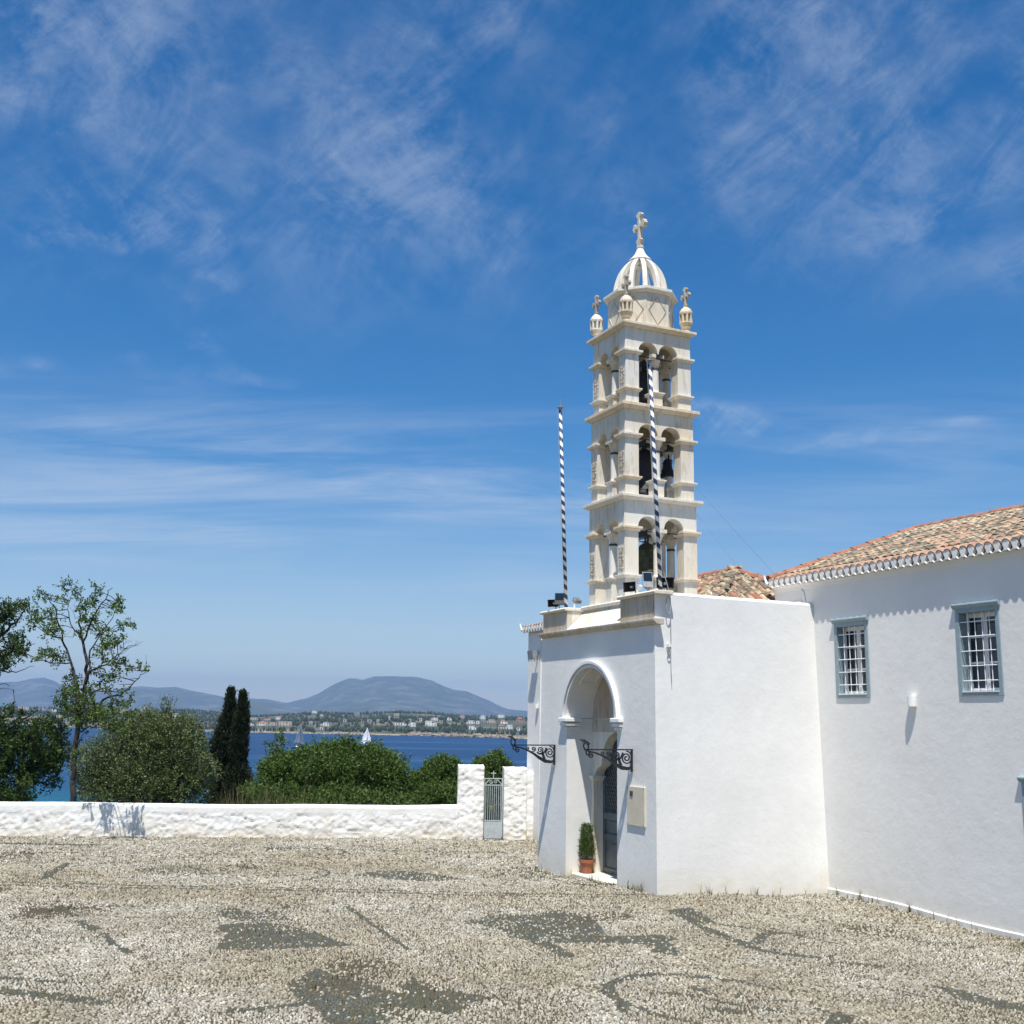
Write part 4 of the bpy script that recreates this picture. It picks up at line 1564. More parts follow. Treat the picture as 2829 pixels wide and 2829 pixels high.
for si, (hb, ha, zb, zp, zc_, zk, zt_) in enumerate(STG):
    b0, b1, a0, a1 = TB - hb, TB + hb, TA - ha, TA + ha
    for ib in (0, 1):
        for ia in (0, 1):
            pb0 = b0 if ib == 0 else b1 - PB
            pa0 = a0 if ia == 0 else a1 - PA
            mt = ('marble', 'marble_clean')[(ib + ia + si) % 2]
            MB().box(pb0 + .004, pb0 + PB - .004, pa0 + .004, pa0 + PA - .004, zb, zp).build('pedestal', mt, BT, bevel=.006)
            collar(pb0, pb0 + PB, pa0, pa0 + PA, zp, zp + .075, .046, 'pedestal_cap')
            MB().box(pb0, pb0 + PB, pa0, pa0 + PA, zp + .076, zc_).build('pier', 'marble' if (ib + ia + si) % 3 else 'marble_clean', BT, bevel=.007)
            collar(pb0, pb0 + PB, pa0, pa0 + PA, zc_ + .001, zc_ + .10, .062, 'impost_slab')
            if ib == 0:
                relief(pb0, pa0 + .03, pa0 + PA - .03, zp + .16, zp + .16 + (zc_ - zp) * .52, si * 10 + ia)
    zs = zc_ + .101
    # arcades: two arches per side, the front and back walls run through, the others butt against them
    def arcade(u0, u1, axis, d0, d1, rad, gap):
        c = (u0 + u1) / 2
        pl = [(u0, zs)]
        for s_ in (-1, 1):
            cc = c + s_ * (gap / 2 + rad)
            pl += list(reversed([(cc + rad * math.cos(R(t)), zs + .0 + rad * math.sin(R(t))) for t in np.linspace(0, 180, 15)]))
        pl += [(u1, zs), (u1, zk), (u0, zk)]
        MB().prism(pl, axis, d0, d1).build('arcade', 'marble_clean' if (si + int(d0 * 7)) % 2 else 'marble', BT, bevel=.004)
        # hood moulding above the arches
        return [c - (gap / 2 + rad), c + (gap / 2 + rad)]
    rb, ra = .238, .182
    gb, ga = 2 * hb - 2 * PB - 4 * rb, 2 * ha - 2 * PA - 4 * ra
    ca1 = arcade(b0, b1, 'y', a0 + .012, a0 + .24, rb, gb)
    arcade(b0, b1, 'y', a1 - .24, a1 - .012, rb, gb)
    arcade(a0 + .241, a1 - .241, 'x', b0 + .012, b0 + .26, ra - .0, ga) if False else None
    for d0, d1 in ((b0 + .0, b0 + .26), (b1 - .26, b1 - .0)):
        u0, u1 = a0 + .241, a1 - .241
        c = TA
        pl = [(u0, zs)]
        first = True
        for s_ in (-1, 1):
            cc = c + s_ * (ga / 2 + ra)
            arcp = list(reversed([(cc + ra * math.cos(R(t)), zs + ra * math.sin(R(t))) for t in np.linspace(0, 180, 15)]))
            arcp = [p for p in arcp if u0 < p[0] < u1]
            pl += arcp
        pl += [(u1, zs), (u1, zk), (u0, zk)]
        MB().prism(pl, 'x', d0 + .012, d1).build('arcade', 'marble', BT, bevel=.004)
    # columns in the middle of each side
    for cb, ca, wide in ((TB, a0 + .16, 1), (TB, a1 - .16, 1), (b0 + .17, TA, 0), (b1 - .17, TA, 0)):
        h_ = .125
        MB().box(cb - .12, cb + .12, ca - .12, ca + .12, zb, zp).build('pedestal', 'marble', BT, bevel=.006)
        collar(cb - .12, cb + .12, ca - .12, ca + .12, zp, zp + .07, .035, 'pedestal_cap')
        c = MB().lathe([(.098, zp + .071), (.098, zp + .10), (.088, zp + .115), (.082, zc_ - .22)], cb, ca, 20).build('column', 'marble_clean', BT, smooth=False)
        MB().lathe([(.088, zc_ - .219), (.094, zc_ - .21), (.094, zc_ - .185), (.088, zc_ - .175)], cb, ca, 20).build('neck_ring', 'lead', c)
        mbc = MB().lathe([(.080, zc_ - .174), (.090, zc_ - .12), (.115, zc_ - .05), (.15, zc_ + .02)], cb, ca, 8, R(22.5))
        mbc.box(cb - .15, cb + .15, ca - .145, ca + .145, zc_ + .021, zc_ + .10)
        mbc.build('capital', 'marble', BT, bevel=.004)
    slab(zk + .001, zt_, hb, ha, .02, .098, 'cornice', 'marble' if si else 'marble_clean')
    # iron ties at the springing
    mb = MB()
    for ca in (a0 + .16, a1 - .16):
        mb.tube([(b0 + .1, ca, zs - .05), (b1 - .1, ca, zs - .05)], .011, 5)
    for cb in (b0 + .17, b1 - .17):
        mb.tube([(cb, a0 + .1, zs - .06), (cb, a1 - .1, zs - .06)], .011, 5)
    mb.build('tie_rod', 'iron', BT)

# drum with incised lozenges
DR = .735
Z0, Z1 = 11.361, 12.13
mb = MB().lathe([(DR, Z0), (DR, Z1)], TB, TA, 8, R(22.5))
drum = mb.build('drum', 'marble', BT, bevel=.006)
for k in range(8):
    t = R(45 * k)
    ap_ = DR * math.cos(R(22.5)) + .001
    hw = DR * math.sin(R(22.5))
    mb = MB()
    for s0, s1, w_ in (((-hw * .78, .385), (0, .70), 1), ((0, .70), (hw * .78, .385), 1), ((hw * .78, .385), (0, .07), 1), ((0, .07), (-hw * .78, .385), 1)):
        q = []
        for (u, z) in (s0, s1):
            q.append((TB + ap_ * math.cos(t) - u * math.sin(t), TA + ap_ * math.sin(t) + u * math.cos(t), Z0 + z))
        mb.tube(q, .012, 4)
    mb.build('lozenge', 'marble_dirty', drum)
mb = MB().lathe([(DR + .02, Z1 + .001), (DR + .09, Z1 + .05), (DR + .10, Z1 + .055), (DR + .10, Z1 + .12), (DR - .02, Z1 + .13)], TB, TA, 8, R(22.5))
mb.build('drum_cornice', 'marble_clean', BT, bevel=.004)
# ribs
ZR = Z1 + .125
for k in range(12):
    t = R(30 * k + 8)
    pts = []
    for i in range(15):
        q = i / 14
        th_ = q * math.pi / 2 * .90
        r_ = .62 * math.cos(th_) ** .8
        pts.append((r_, ZR + .30 * q + .62 * math.sin(th_)))
    mb = MB()
    vs = []
    for i, (r_, z) in enumerate(pts):
        a_, b_ = pts[max(i - 1, 0)], pts[min(i + 1, 14)]
        tx_, tz_ = b_[0] - a_[0], b_[1] - a_[1]
        Ln = math.hypot(tx_, tz_)
        nx_, nz_ = tz_ / Ln, -tx_ / Ln
        for (dn, ds) in ((.0, -.05), (.0, .05), (-.11, .045), (-.11, -.045)):
            rr = r_ + nx_ * dn
            zz = z + nz_ * dn
            vs.append((TB + rr * math.cos(t) - ds * math.sin(t), TA + rr * math.sin(t) + ds * math.cos(t), zz))
    fs = [(4 * i + j, 4 * i + (j + 1) % 4, 4 * i + 4 + (j + 1) % 4, 4 * i + 4 + j) for i in range(14) for j in range(4)] + [(3, 2, 1, 0), (56, 57, 58, 59)]
    mb.add(vs, fs)
    mb.build('dome_rib', 'marble_clean', BT, bevel=.006)
zt0 = ZR + .30 + .62 * math.sin(math.pi / 2 * .9) - .03
mb = MB().lathe([(.255, zt0 - .03), (.265, zt0), (.245, zt0 + .03), (.19, zt0 + .08), (.13, zt0 + .16), (.09, zt0 + .25), (.075, zt0 + .30), (.085, zt0 + .32), (.085, zt0 + .345), (.06, zt0 + .36)], TB, TA, 24)
mb.build('dome_cap', 'marble_clean', BT)


def cross_mesh(mb, b, a, z, h, th, arm):
    """cross with flared three-lobed ends in the plane b = const"""
    s_ = h * .085

    def bar(p0, p1):
        mb.strip([p0, p1], s_ * 1.25, 'x', b - th, b + th)
    ctr = z + h * .60
    q = [(a, z), (a, z + h)]
    mb.strip(q, s_ * 1.3, 'x', b - th, b + th)
    mb.strip([(a - arm, ctr), (a + arm, ctr)], s_ * 1.3, 'x', b - th + .002, b + th - .002)
    for (ua, uz, da, dz) in ((a, z + h, 0, 1), (a - arm, ctr, -1, 0), (a + arm, ctr, 1, 0), (a, z + h * .08, 0, -.01)):
        for k, ln in ((-1, 1), (1, 1), (0, 1)):
            cx_ = ua + (k * s_ * .95 if dz else da * (.0 if k else s_ * .5)) - (0 if dz else da * s_ * .2)
            cz_ = uz + (k * s_ * .95 if da else dz * (0 if k else s_ * .5)) - (dz * s_ * .2 if dz else 0)
            oc = [(cx_ + s_ * .78 * math.cos(R(t)), cz_ + s_ * .78 * math.sin(R(t))) for t in range(0, 360, 45)]
            mb.prism(oc, 'x', b - th * .96 - .001 * k, b + th * .96 + .001 * k)
    return mb


zc0 = zt0 + .355
mb = cross_mesh(MB().box(TB - .055, TB + .055, TA - .06, TA + .06, zc0, zc0 + .10), TB, TA, zc0 + .09, .68, .045, .19)
mb.build('cross', 'marble', BT)
# corner pinnacles
hb, ha = STG[2][0] - .06, STG[2][1] - .06
for ib in (-1, 1):
    for ia in (-1, 1):
        cb, ca = TB + ib * hb, TA + ia * ha
        mb = MB().lathe([(.10, Z0), (.10, Z0 + .03), (.07, Z0 + .06), (.075, Z0 + .10), (.115, Z0 + .135), (.12, Z0 + .16), (.15, Z0 + .215), (.15, Z0 + .24)], cb, ca, 8, R(22.5))
        mb.lathe([(.088, Z0 + .235), (.088, Z0 + .48)], cb, ca, 8, R(22.5))
        for k in range(8):
            t = R(45 * k + 22.5)
            mb.tube([(cb + .118 * math.cos(t), ca + .118 * math.sin(t), Z0 + .235), (cb + .118 * math.cos(t), ca + .118 * math.sin(t), Z0 + .44)], .027, 5)
        mb.lathe([(.145, Z0 + .42), (.15, Z0 + .46), (.135, Z0 + .51), (.10, Z0 + .56), (.05, Z0 + .60), (.03, Z0 + .62)], cb, ca, 12)
        pn = mb.build('pinnacle', 'marble', BT)
        cross_mesh(MB(), cb, ca, Z0 + .60, .43, .032, .125).build('pinnacle_cross', 'marble_dirty', pn)


# ------------------------------------------------------------------ bells
def bell(label, b, a, ztop, h, r, mat, zbeam):
    o = thing('church_bell', label, 'bell', (b, a, ztop - h), 'church', 'bells hanging in the tower')
    z = ztop - h
    pr = [(r, z), (r * 1.0, z + h * .04), (r * .86, z + h * .14), (r * .70, z + h * .35), (r * .60, z + h * .6), (r * .57, z + h * .80), (r * .45, z + h * .93), (r * .18, z + h)]
    MB().lathe(pr, b, a, 28).build('bell_body', mat, o, smooth=True)
    for q in (.72, .30, .10):
        mb = MB()
        rr = np.interp(q, [0, .14, .35, .6, .8, 1], [r, r * .86, r * .7, r * .6, r * .57, r * .2]) + .008
        mb.lathe([(rr, z + h * q), (rr + .006, z + h * q + .012), (rr, z + h * q + .024)], b, a, 28)
        mb.build('bell_band', mat, o)
    MB().tube([(b, a, z + h * .5), (b + .01, a, z - h * .08)], [.012, .035], 8).build('clapper', 'iron', o)
    mb = MB()
    mb.box(b - .09, b + .09, a - .62, a + .62, zbeam - .06, zbeam + .07)
    for s_ in (-1, 1):
        mb.tube([(b, a + s_ * .05, ztop - .02), (b, a + s_ * .06, zbeam)], .02, 6)
    mb.build('yoke', 'iron', o)
    return o


bell('green bronze bell hanging in the lowest arcade of the tower', 1.44, 2.55, 6.74, .66, .33, 'bronze', 6.93)
bell('big black bell filling the middle arcade of the tower', 1.42, 2.58, 8.80, 1.06, .37, 'black_bell', 8.9)
bell('small dark bell in the right arch of the middle arcade', 2.02, 2.60, 8.66, .40, .17, 'black_bell', 8.86)
bell('black bell hanging in the topmost arcade of the tower', 1.42, 2.55, 10.58, .74, .29, 'black_bell', 10.7)

# ================================================================== LOW WALL, GATE
def rubble(P, nrm, amp, seed, u, v):
    """lumpy whitewashed rubble relief"""
    c1 = np.abs(fbm(u * 5.6 + .8 * v, v * 7.6, 3, seed) - .5) * 2
    c2 = fbm(u * 15, v * 19, 3, seed + 9)
    h = amp * (.75 * (fbm(u * 2.6, v * 4.0, 2, seed + 3) - .5) + 1.0 * (c2 - .5) - .6 * (1 - np.clip(c1 * 5, 0, 1)))
    return P + nrm * h[..., None]


def rough_box(name, p0, p1, thick, zb, zt, label, cat, step=.035, amp=.05, seed=1, smooth_top=0.0, group=None, mat='whitewash', zt_fn=None, round_=.05):
    """rubble wall from p0 to p1 (plan), one closed mesh with relief on every face"""
    p0, p1 = np.array(p0, float), np.array(p1, float)
    L = np.linalg.norm(p1 - p0)
    d = (p1 - p0) / L
    nrm = np.array([d[1], -d[0]])
    H = zt - zb
    # cross-section loop (offset along nrm, height): front foot, front top, back top, back foot
    nf = max(3, int(H / step))
    sec = [(thick / 2, zb + (H - round_) * i / nf) for i in range(nf)]
    for t in np.linspace(0, math.pi / 2, 5):
        sec.append((thick / 2 - round_ + round_ * math.cos(t), zt - round_ + round_ * math.sin(t)))
    nt = max(2, int(thick / step / 1.5))
    for i in range(1, nt):
        sec.append((thick / 2 - round_ - (thick - 2 * round_) * i / nt, zt))
    for t in np.linspace(math.pi / 2, 0, 5):
        sec.append((-thick / 2 + round_ - round_ * math.cos(t), zt - round_ + round_ * math.sin(t)))
    nb = max(2, nf // 4)
    for i in range(1, nb + 1):
        sec.append((-thick / 2, zt - round_ - (H - round_) * i / nb))
    sec = np.array(sec)
    nu = max(4, int(L / step))
    us = np.linspace(0, L, nu + 1)
    U, K = np.meshgrid(us, np.arange(len(sec)), indexing='ij')
    off, zz = sec[K, 0], sec[K, 1]
    if zt_fn is not None:
        zz = np.where(zz > zb + .05, zz + zt_fn(U) * (zz - zb) / H, zz)
    P = np.stack([p0[0] + d[0] * U + nrm[0] * off, p0[1] + d[1] * U + nrm[1] * off, zz], -1)
    side = np.clip((zt - smooth_top - zz) / .06, 0.16, 1) if smooth_top else np.ones_like(zz)
    tg = np.gradient(sec, axis=0)
    tg /= np.linalg.norm(tg, axis=1, keepdims=True) + 1e-9
    so, sz_ = tg[:, 1][K], -tg[:, 0][K]
    nv = np.stack([nrm[0] * so, nrm[1] * so, sz_], -1)
    Q = rubble(P, nv, amp, seed, U + off, zz) * side[..., None] + P * (1 - side[..., None])
    me = grid_mesh(name, Q, mat)
    bm = bmesh.new()
    bm.from_mesh(me)
    # close both ends with a fan of quads
    n = len(sec)
    bm.verts.ensure_lookup_table()
    for st in (0, nu * n):
        bm.faces.new([bm.verts[st + k] for k in range(n)])
    bmesh.ops.recalc_face_normals(bm, faces=bm.faces)
    bm.to_mesh(me)
    bm.free()
    o = obj_from(me, name, None)
    return tag(o, label, cat, group)


wm_, wn_, wl_, wp_ = new_mat('whitewash')
wp_.inputs['Roughness'].default_value = .92
wp_.inputs['Specular IOR Level'].default_value = .15
c = ramp(wn_, wl_, link_noise(wn_, wl_, 2.2, 7, .65), [(.30, (.78, .74, .66)), (.56, (.89, .875, .84))])
t_ = wn_.new('ShaderNodeTexCoord')
s_ = wn_.new('ShaderNodeSeparateXYZ')
wl_.new(t_.outputs['Object'], s_.inputs[0])
m_ = wn_.new('ShaderNodeMapRange')
wl_.new(s_.outputs[2], m_.inputs[0])
for i, v in zip((1, 2, 3, 4), (-.1, .26, .8, 0)):
    m_.inputs[i].default_value = v
mm_ = wn_.new('ShaderNodeMath')
mm_.operation = 'MULTIPLY'
wl_.new(m_.outputs[0], mm_.inputs[0])
wl_.new(ramp(wn_, wl_, link_noise(wn_, wl_, 1.8, 6, .6), [(.35, (.2,) * 3), (.62, (1, 1, 1))]), mm_.inputs[1])
c = mixrgb(wn_, wl_, mm_.outputs[0], c, (.66, .56, .40))
wl_.new(c, wp_.inputs['Base Color'])
add_bump(wn_, wl_, wp_, link_noise(wn_, wl_, 22, 7, .65), .5, .02)
M['whitewash'] = wm_

WA = np.array([-19.0, 28.75])
WD = np.array([13.8, 1.15]) / np.linalg.norm([13.8, 1.15])


def wall_pt(x):
    t = (x - WA[0]) / WD[0]
    return WA + WD * t


rough_box('parapet_wall', wall_pt(-19), wall_pt(-1.30), .46, -.22, .73, 'low whitewashed rubble wall along the courtyard edge with smooth rounded top', 'wall',
          .040, .034, 3, .20, zt_fn=lambda u: .03 * (vnoise(u * .5, u * 0, 4) - .5) + .015 * np.sin(u * .4))
gp0, gp1 = wall_pt(-1.34), wall_pt(-.655)
rough_box('gate_pillar', gp0, gp1, .56, -.22, 1.79, 'tall whitewashed rubble pillar left of the small iron gate', 'pillar', .04, .036, 11, group='gate pillars', round_=.06)
gp2, gp3 = wall_pt(-.13), wall_pt(.48)
rough_box('gate_pillar', gp2 + np.array([0, .02]), gp3 + np.array([0, .02]), .60, -.22, 1.75, 'whitewashed rubble pillar right of the iron gate beside the church', 'pillar', .04, .036, 15, group='gate pillars', round_=.06)
rough_box('wall_stub', wall_pt(.485), wall_pt(2.6), .5, -.22, 1.63, 'short high whitewashed wall joining the right gate pillar to the church', 'wall', .045, .035, 19, .2)

# iron gate
g0, g1 = wall_pt(-.640), wall_pt(-.135)
gdir = (g1 - g0) / np.linalg.norm(g1 - g0)
gl = np.linalg.norm(g1 - g0)
GA = thing('iron_gate', 'small pale grey iron gate with vertical bars and a cross on top', 'gate', (g0[0], g0[1] - .10, -.08), rz=math.atan2(gdir[1], gdir[0]))
BASE[GA.name] = (0, 0, 0)


def gz_bar(mb, x0, z0, x1, z1, r=.011):
    return mb.tube([(x0, 0, z0), (x1, 0, z1)], r, 6)


mb = MB()
for x in (.015, gl - .015):
    mb.box(x - .014, x + .014, -.014, .014, .03, 1.54)
for z in (.44, 1.36, 1.53):
    mb.box(.029, gl - .029, -.0125, .0125, z - .0125, z + .0125)
frame = mb.build('gate_frame', 'gate', GA)
for i in range(8):
    x = .03 + (gl - .06) * (i + .5) / 8
    gz_bar(MB(), x, .445, x, 1.35, .0095).build('gate_bar', 'gate', GA)
mb = MB().box(.02, gl - .02, -.008, .008, -.015, .42)
for i in range(1, 4):
    mb.box(gl * i / 4 - .004, gl * i / 4 + .004, -.013, -.007, .06, .41)
mb.build('kick_panel', 'gate', GA)
mb = MB()
gz_bar(mb, .03, 1.375, gl * .30, 1.51)
gz_bar(mb, gl - .03, 1.375, gl * .70, 1.51)
mb.build('brace', 'gate', GA)
for sx in (-1, 1):
    mb = MB()
    cx_ = gl / 2 + sx * .065
    mb.tube([(cx_ + .055 * (1 - t * .75) * math.cos(sx * t * 8 + .5), 0, 1.445 + .055 * (1 - t * .75) * math.sin(sx * t * 8 + .5)) for t in np.linspace(0, 1, 26)], .008, 5)
    mb.build('scroll', 'gate', GA)
mb = MB()
gz_bar(mb, gl / 2, 1.53, gl / 2, 1.73, .012)
gz_bar(mb, gl / 2 - .07, 1.665, gl / 2 + .07, 1.665, .012)
mb.build('cross', 'gate', GA)

# ================================================================== THINGS ON THE BUILDINGS
# ------------------------------------------------------------------ wrought-iron brackets
def spiral(cx, cz, r, turns, a0, sgn=1, n=34):
    return [(cx + r * (1 - t * .86) * math.cos(a0 + sgn * t * turns * 2 * math.pi), cz + r * (1 - t * .86) * math.sin(a0 + sgn * t * turns * 2 * math.pi)) for t in np.linspace(0, 1, n)]


def bracket(label, a, dz):
    o = thing('lamp_bracket', label, 'bracket', (0, a, 2.1 + dz), 'church', 'wrought iron brackets on the facade')
    d0, d1 = a - .012, a + .012
    Z = 2.485 + dz

    def S(pts, h, nm, e=0.0):
        return MB().strip([(b, z + dz) for b, z in pts], h, 'y', d0 - e, d1 + e).build(nm, 'iron', o)
    MB().box(-1.02, .0, d0 - .004, d1 + .004, Z - .012, Z + .012).build('top_bar', 'iron', o)
    MB().box(-.028, .004, d0 - .006, d1 + .006, 2.08 + dz, Z + .01).build('wall_plate', 'iron', o)
    brace = [(-.92, 2.45), (-.80, 2.43), (-.66, 2.385), (-.50, 2.31), (-.36, 2.22), (-.22, 2.155), (-.10, 2.14), (-.02, 2.165)]
    S(brace, [.03, .03, .034, .04, .06, .075, .06, .03], 'brace', .004)
    S(spiral(-.125, 2.335, .125, 2.1, math.pi * .5, -1), .022, 'scroll')
    S(spiral(-.345, 2.385, .075, 1.7, math.pi * 1.3, 1), .019, 'scroll')
    S(spiral(-.505, 2.405, .055, 1.5, math.pi * 1.3, 1), .016, 'scroll')
    S(spiral(-.645, 2.425, .038, 1.3, math.pi * 1.2, 1), .014, 'scroll')
    S([(-.42, 2.34), (-.36, 2.30), (-.28, 2.31), (-.23, 2.36), (-.20, 2.43)], .03, 'leaf_scroll')
    S([(-.30, 2.34), (-.27, 2.26), (-.24, 2.20)], .05, 'leaf_scroll')
    S(spiral(-.875, 2.385, .058, 1.4, math.pi * .5, 1), .02, 'scroll')
    S([(-.93, 2.46), (-.985, 2.46), (-.97, 2.40), (-.92, 2.38)], .026, 'leaf_scroll')
    # curled end carrying a tilted shade
    S([(-1.0, 2.48), (-1.035, 2.54), (-1.02, 2.60)], .018, 'stem')
    S([(-.945, 2.49), (-.925, 2.545), (-.965, 2.60)], .018, 'stem')
    mb = MB()
    mb.prism([(-1.09, 2.665 + dz), (-1.06, 2.672 + dz), (-.93, 2.60 + dz), (-.945, 2.575 + dz)], 'y', a - .07, a + .07)
    mb.build('shade', 'iron', o)
    return o


bracket('black scrolled iron bracket left of the arched doorway', 3.95, 0.0)
bracket('black scrolled iron bracket right of the arch above the plaque', .815, 0.0)

# ------------------------------------------------------------------ plaque
PQ = thing('marble_plaque', 'cream marble plaque with small dark emblem on the facade', 'plaque', (-.03, .70, 1.12), 'church')
MB().box(-.026, .01, .36, .97, 1.125, 1.825).build('slab', 'plaque', PQ, bevel=.006)
em = MB()
em.prism([(.755, 1.735), (.79, 1.742), (.825, 1.73), (.855, 1.748), (.852, 1.66), (.83, 1.645), (.80, 1.655), (.765, 1.64)], 'x', -.038, -.025)
em.build('emblem', 'lead', PQ)
for aa, zz in ((.385, 1.80), (.945, 1.80), (.385, 1.15), (.945, 1.15)):
    MB().box(-.031, -.025, aa - .007, aa + .007, zz - .007, zz + .007).build('screw', 'lead', PQ)

# ------------------------------------------------------------------ wall lamps and floodlights
def wall_lamp(label, b, a, z, w, h, sx):
    o = thing('wall_lamp', label, 'lamp', (b, a, z), 'church', 'white wall lamps')
    mb = MB().lathe([(w, z), (w * 1.02, z + .01), (w * 1.02, z + h - .01), (w, z + h)], b - .01, a, 20)
    mb.build('shade', 'white', o)
    MB().box(b - .005, b + .02, a - w * .5, a + w * .5, z + h * .2, z + h * .8).build('back_plate', 'whitebar', o)
    return o


wall_lamp('small white half round lamp on the wall between the upper windows', BWALL - .05, -2.40, 3.33, .075, .19, 1)
wall_lamp('tiny white lamp on the church wall left of the arch', 2.36, 9.56, 3.31, .05, .12, 1)


def flood(name, label, b, a, z, w, h, yaw, tilt, base_z, mat='black_plastic'):
    o = thing(name, label, 'floodlight', (b, a, base_z), 'church', 'floodlights on the entrance block')
    Rm = Matrix.Rotation(yaw, 4, 'Z') @ Matrix.Rotation(tilt, 4, 'X')

    def X(mb, nm, mt):
        mb.v = [tuple(Rm @ Vector(p) + Vector((b, a, z))) for p in mb.v]
        return mb.build(nm, mt, o)
    X(MB().frustum((-w / 2, w / 2, -.02, .02, -h / 2), (-w / 2, w / 2, -.02, .02, h / 2)), 'housing', mat)
    mb = MB()
    for x in np.linspace(-w * .4, w * .4, 6):
        mb.box(x - .006, x + .006, .02, .06, -h * .45, h * .45)
    X(mb, 'cooling_fins', mat)
    X(MB().box(-w * .43, w * .43, -.026, -.0205, -h * .12, h * .44), 'lens', 'glass')
    mb = MB()
    mb.tube([(b, a, base_z), (b, a, z - h * .3)], .014, 6)
    mb.box(b - .05, b + .05, a - .04, a + .04, base_z - .003, base_z + .012)
    mb.build('stand', 'grey_metal', o)
    return o


flood('floodlight', 'black floodlight tilted up on the left attic coping', .10, 3.98, 5.60, .20, .27, R(-30), R(-18), 5.366)
flood('floodlight', 'dark floodlight leaning beside the right flagpole', .12, .42, 5.64, .19, .30, R(-20), R(-14), 5.396, 'grey_metal')
FL = thing('floodlight', 'small grey floodlight under the church eave left of the arch', 'floodlight', (2.35, 9.6, 4.7), 'church', 'floodlights on the entrance block')
mb = MB().prism([(2.17, 4.60), (2.30, 4.72), (2.28, 4.86), (2.14, 4.84)], 'y', 9.44, 9.76)
mb.build('housing', 'grey_metal', FL)
MB().box(2.28, 2.41, 9.58, 9.62, 4.73, 4.78).build('stand', 'grey_metal', FL)
RL = thing('spot_lamp', 'small round grey spot lamp on white bracket on the left coping', 'spotlight', (.30, 3.66, 5.366), 'church')
mb = MB()
mb.tube([(.30, 3.66, 5.366), (.30, 3.66, 5.50)], .018, 8)
mb.box(.26, .34, 3.62, 3.70, 5.366, 5.385)
mb.build('stand', 'whitebar', RL)
mb = MB()
for k in range(5):
    x = .30 + .03 * k
    mb.tube([(x, 3.66, 5.55), (x + .012, 3.66, 5.552)], .07, 14)
mb.tube([(.27, 3.66, 5.55), (.45, 3.66, 5.55)], [.04, .055], 12)
mb.build('housing', 'grey_metal', RL)


# ------------------------------------------------------------------ horn loudspeakers
def horn_speaker(label, b, a, z, yaw, tilt, base_z, s=1.0):
    o = thing('horn_loudspeaker', label, 'loudspeaker', (b, a, base_z), 'church', 'horn loudspeakers on the coping')
    Rm = Matrix.Rotation(yaw, 4, 'Z') @ Matrix.Rotation(tilt, 4, 'Y')

    def X(mb, nm, mt, bev=0):
        mb.v = [tuple(Rm @ (Vector(p) * s) + Vector((b, a, z))) for p in mb.v]
        return mb.build(nm, mt, o, bevel=bev)
    # flared rectangular shell, mouth towards -x
    secs = [(-.20, .15, .095), (-.17, .14, .088), (-.08, .09, .062), (0, .06, .05), (.05, .055, .05)]
    mb = MB()
    for (x0, w0, h0), (x1, w1, h1) in zip(secs[:-1], secs[1:]):
        v = [(x0, -w0, -h0), (x0, w0, -h0), (x0, w0, h0), (x0, -w0, h0), (x1, -w1, -h1), (x1, w1, -h1), (x1, w1, h1), (x1, -w1, h1)]
        mb.add(v, [(0, 1, 5, 4), (1, 2, 6, 5), (2, 3, 7, 6), (3, 0, 4, 7)])
    X(mb, 'shell', 'speaker_grey')
    mb = MB()
    for (x0, w0, h0), (x1, w1, h1) in zip([(-.198, .145, .09), (-.09, .085, .055)], [(-.09, .085, .055), (-.02, .03, .03)]):
        v = [(x0, -w0, -h0), (x0, w0, -h0), (x0, w0, h0), (x0, -w0, h0), (x1, -w1, -h1), (x1, w1, -h1), (x1, w1, h1), (x1, -w1, h1)]
        mb.add(v, [(0, 1, 5, 4), (1, 2, 6, 5), (2, 3, 7, 6), (3, 0, 4, 7), (4, 5, 6, 7)])
    X(mb, 'throat', 'black_plastic')
    X(MB().tube([(-.15, 0, 0), (-.06, 0, 0)], [.022, .03], 12), 'phase_plug', 'speaker_grey')
    X(MB().tube([(.05, 0, 0), (.16, 0, 0)], .055, 16), 'driver', 'speaker_grey')
    mb = MB()
    mb.box(b - .03, b + .03, a - .03, a + .03, base_z, base_z + .012)
    mb.tube([(b, a, base_z), (b, a, z - .04 * s)], .013, 6)
    mb.build('bracket', 'grey_metal', o)
    return o


horn_speaker('pale horn loudspeaker pointing left on the coping below the tower', .16, .92, 5.55, R(22), R(-4), 5.396)
horn_speaker('black mouthed loudspeaker facing the camera right of the striped flagpole', .45, .36, 5.56, R(62), R(2), 5.39, 1.12)
horn_speaker('horn loudspeaker half hidden behind the left floodlight', .12, 4.18, 5.52, R(40), R(-4), 5.366, .85)

# ------------------------------------------------------------------ flagpoles
stm, stn, stl, stp = new_mat('blue and white spiral paint')
tcs = stn.new('ShaderNodeTexCoord')
sps = stn.new('ShaderNodeSeparateXYZ')
stl.new(tcs.outputs['Object'], sps.inputs[0])
at2 = stn.new('ShaderNodeMath')
at2.operation = 'ARCTAN2'
stl.new(sps.outputs[1], at2.inputs[0])
stl.new(sps.outputs[0], at2.inputs[1])
m1 = stn.new('ShaderNodeMath')
m1.operation = 'MULTIPLY'
m1.inputs[1].default_value = 1 / (2 * math.pi)
stl.new(at2.outputs[0], m1.inputs[0])
m2 = stn.new('ShaderNodeMath')
m2.operation = 'MULTIPLY'
m2.inputs[1].default_value = 1 / .205
stl.new(sps.outputs[2], m2.inputs[0])
m3 = stn.new('ShaderNodeMath')
m3.operation = 'ADD'
stl.new(m1.outputs[0], m3.inputs[0])
stl.new(m2.outputs[0], m3.inputs[1])
m4 = stn.new('ShaderNodeMath')
m4.operation = 'FRACT'
stl.new(m3.outputs[0], m4.inputs[0])
m5 = stn.new('ShaderNodeMath')
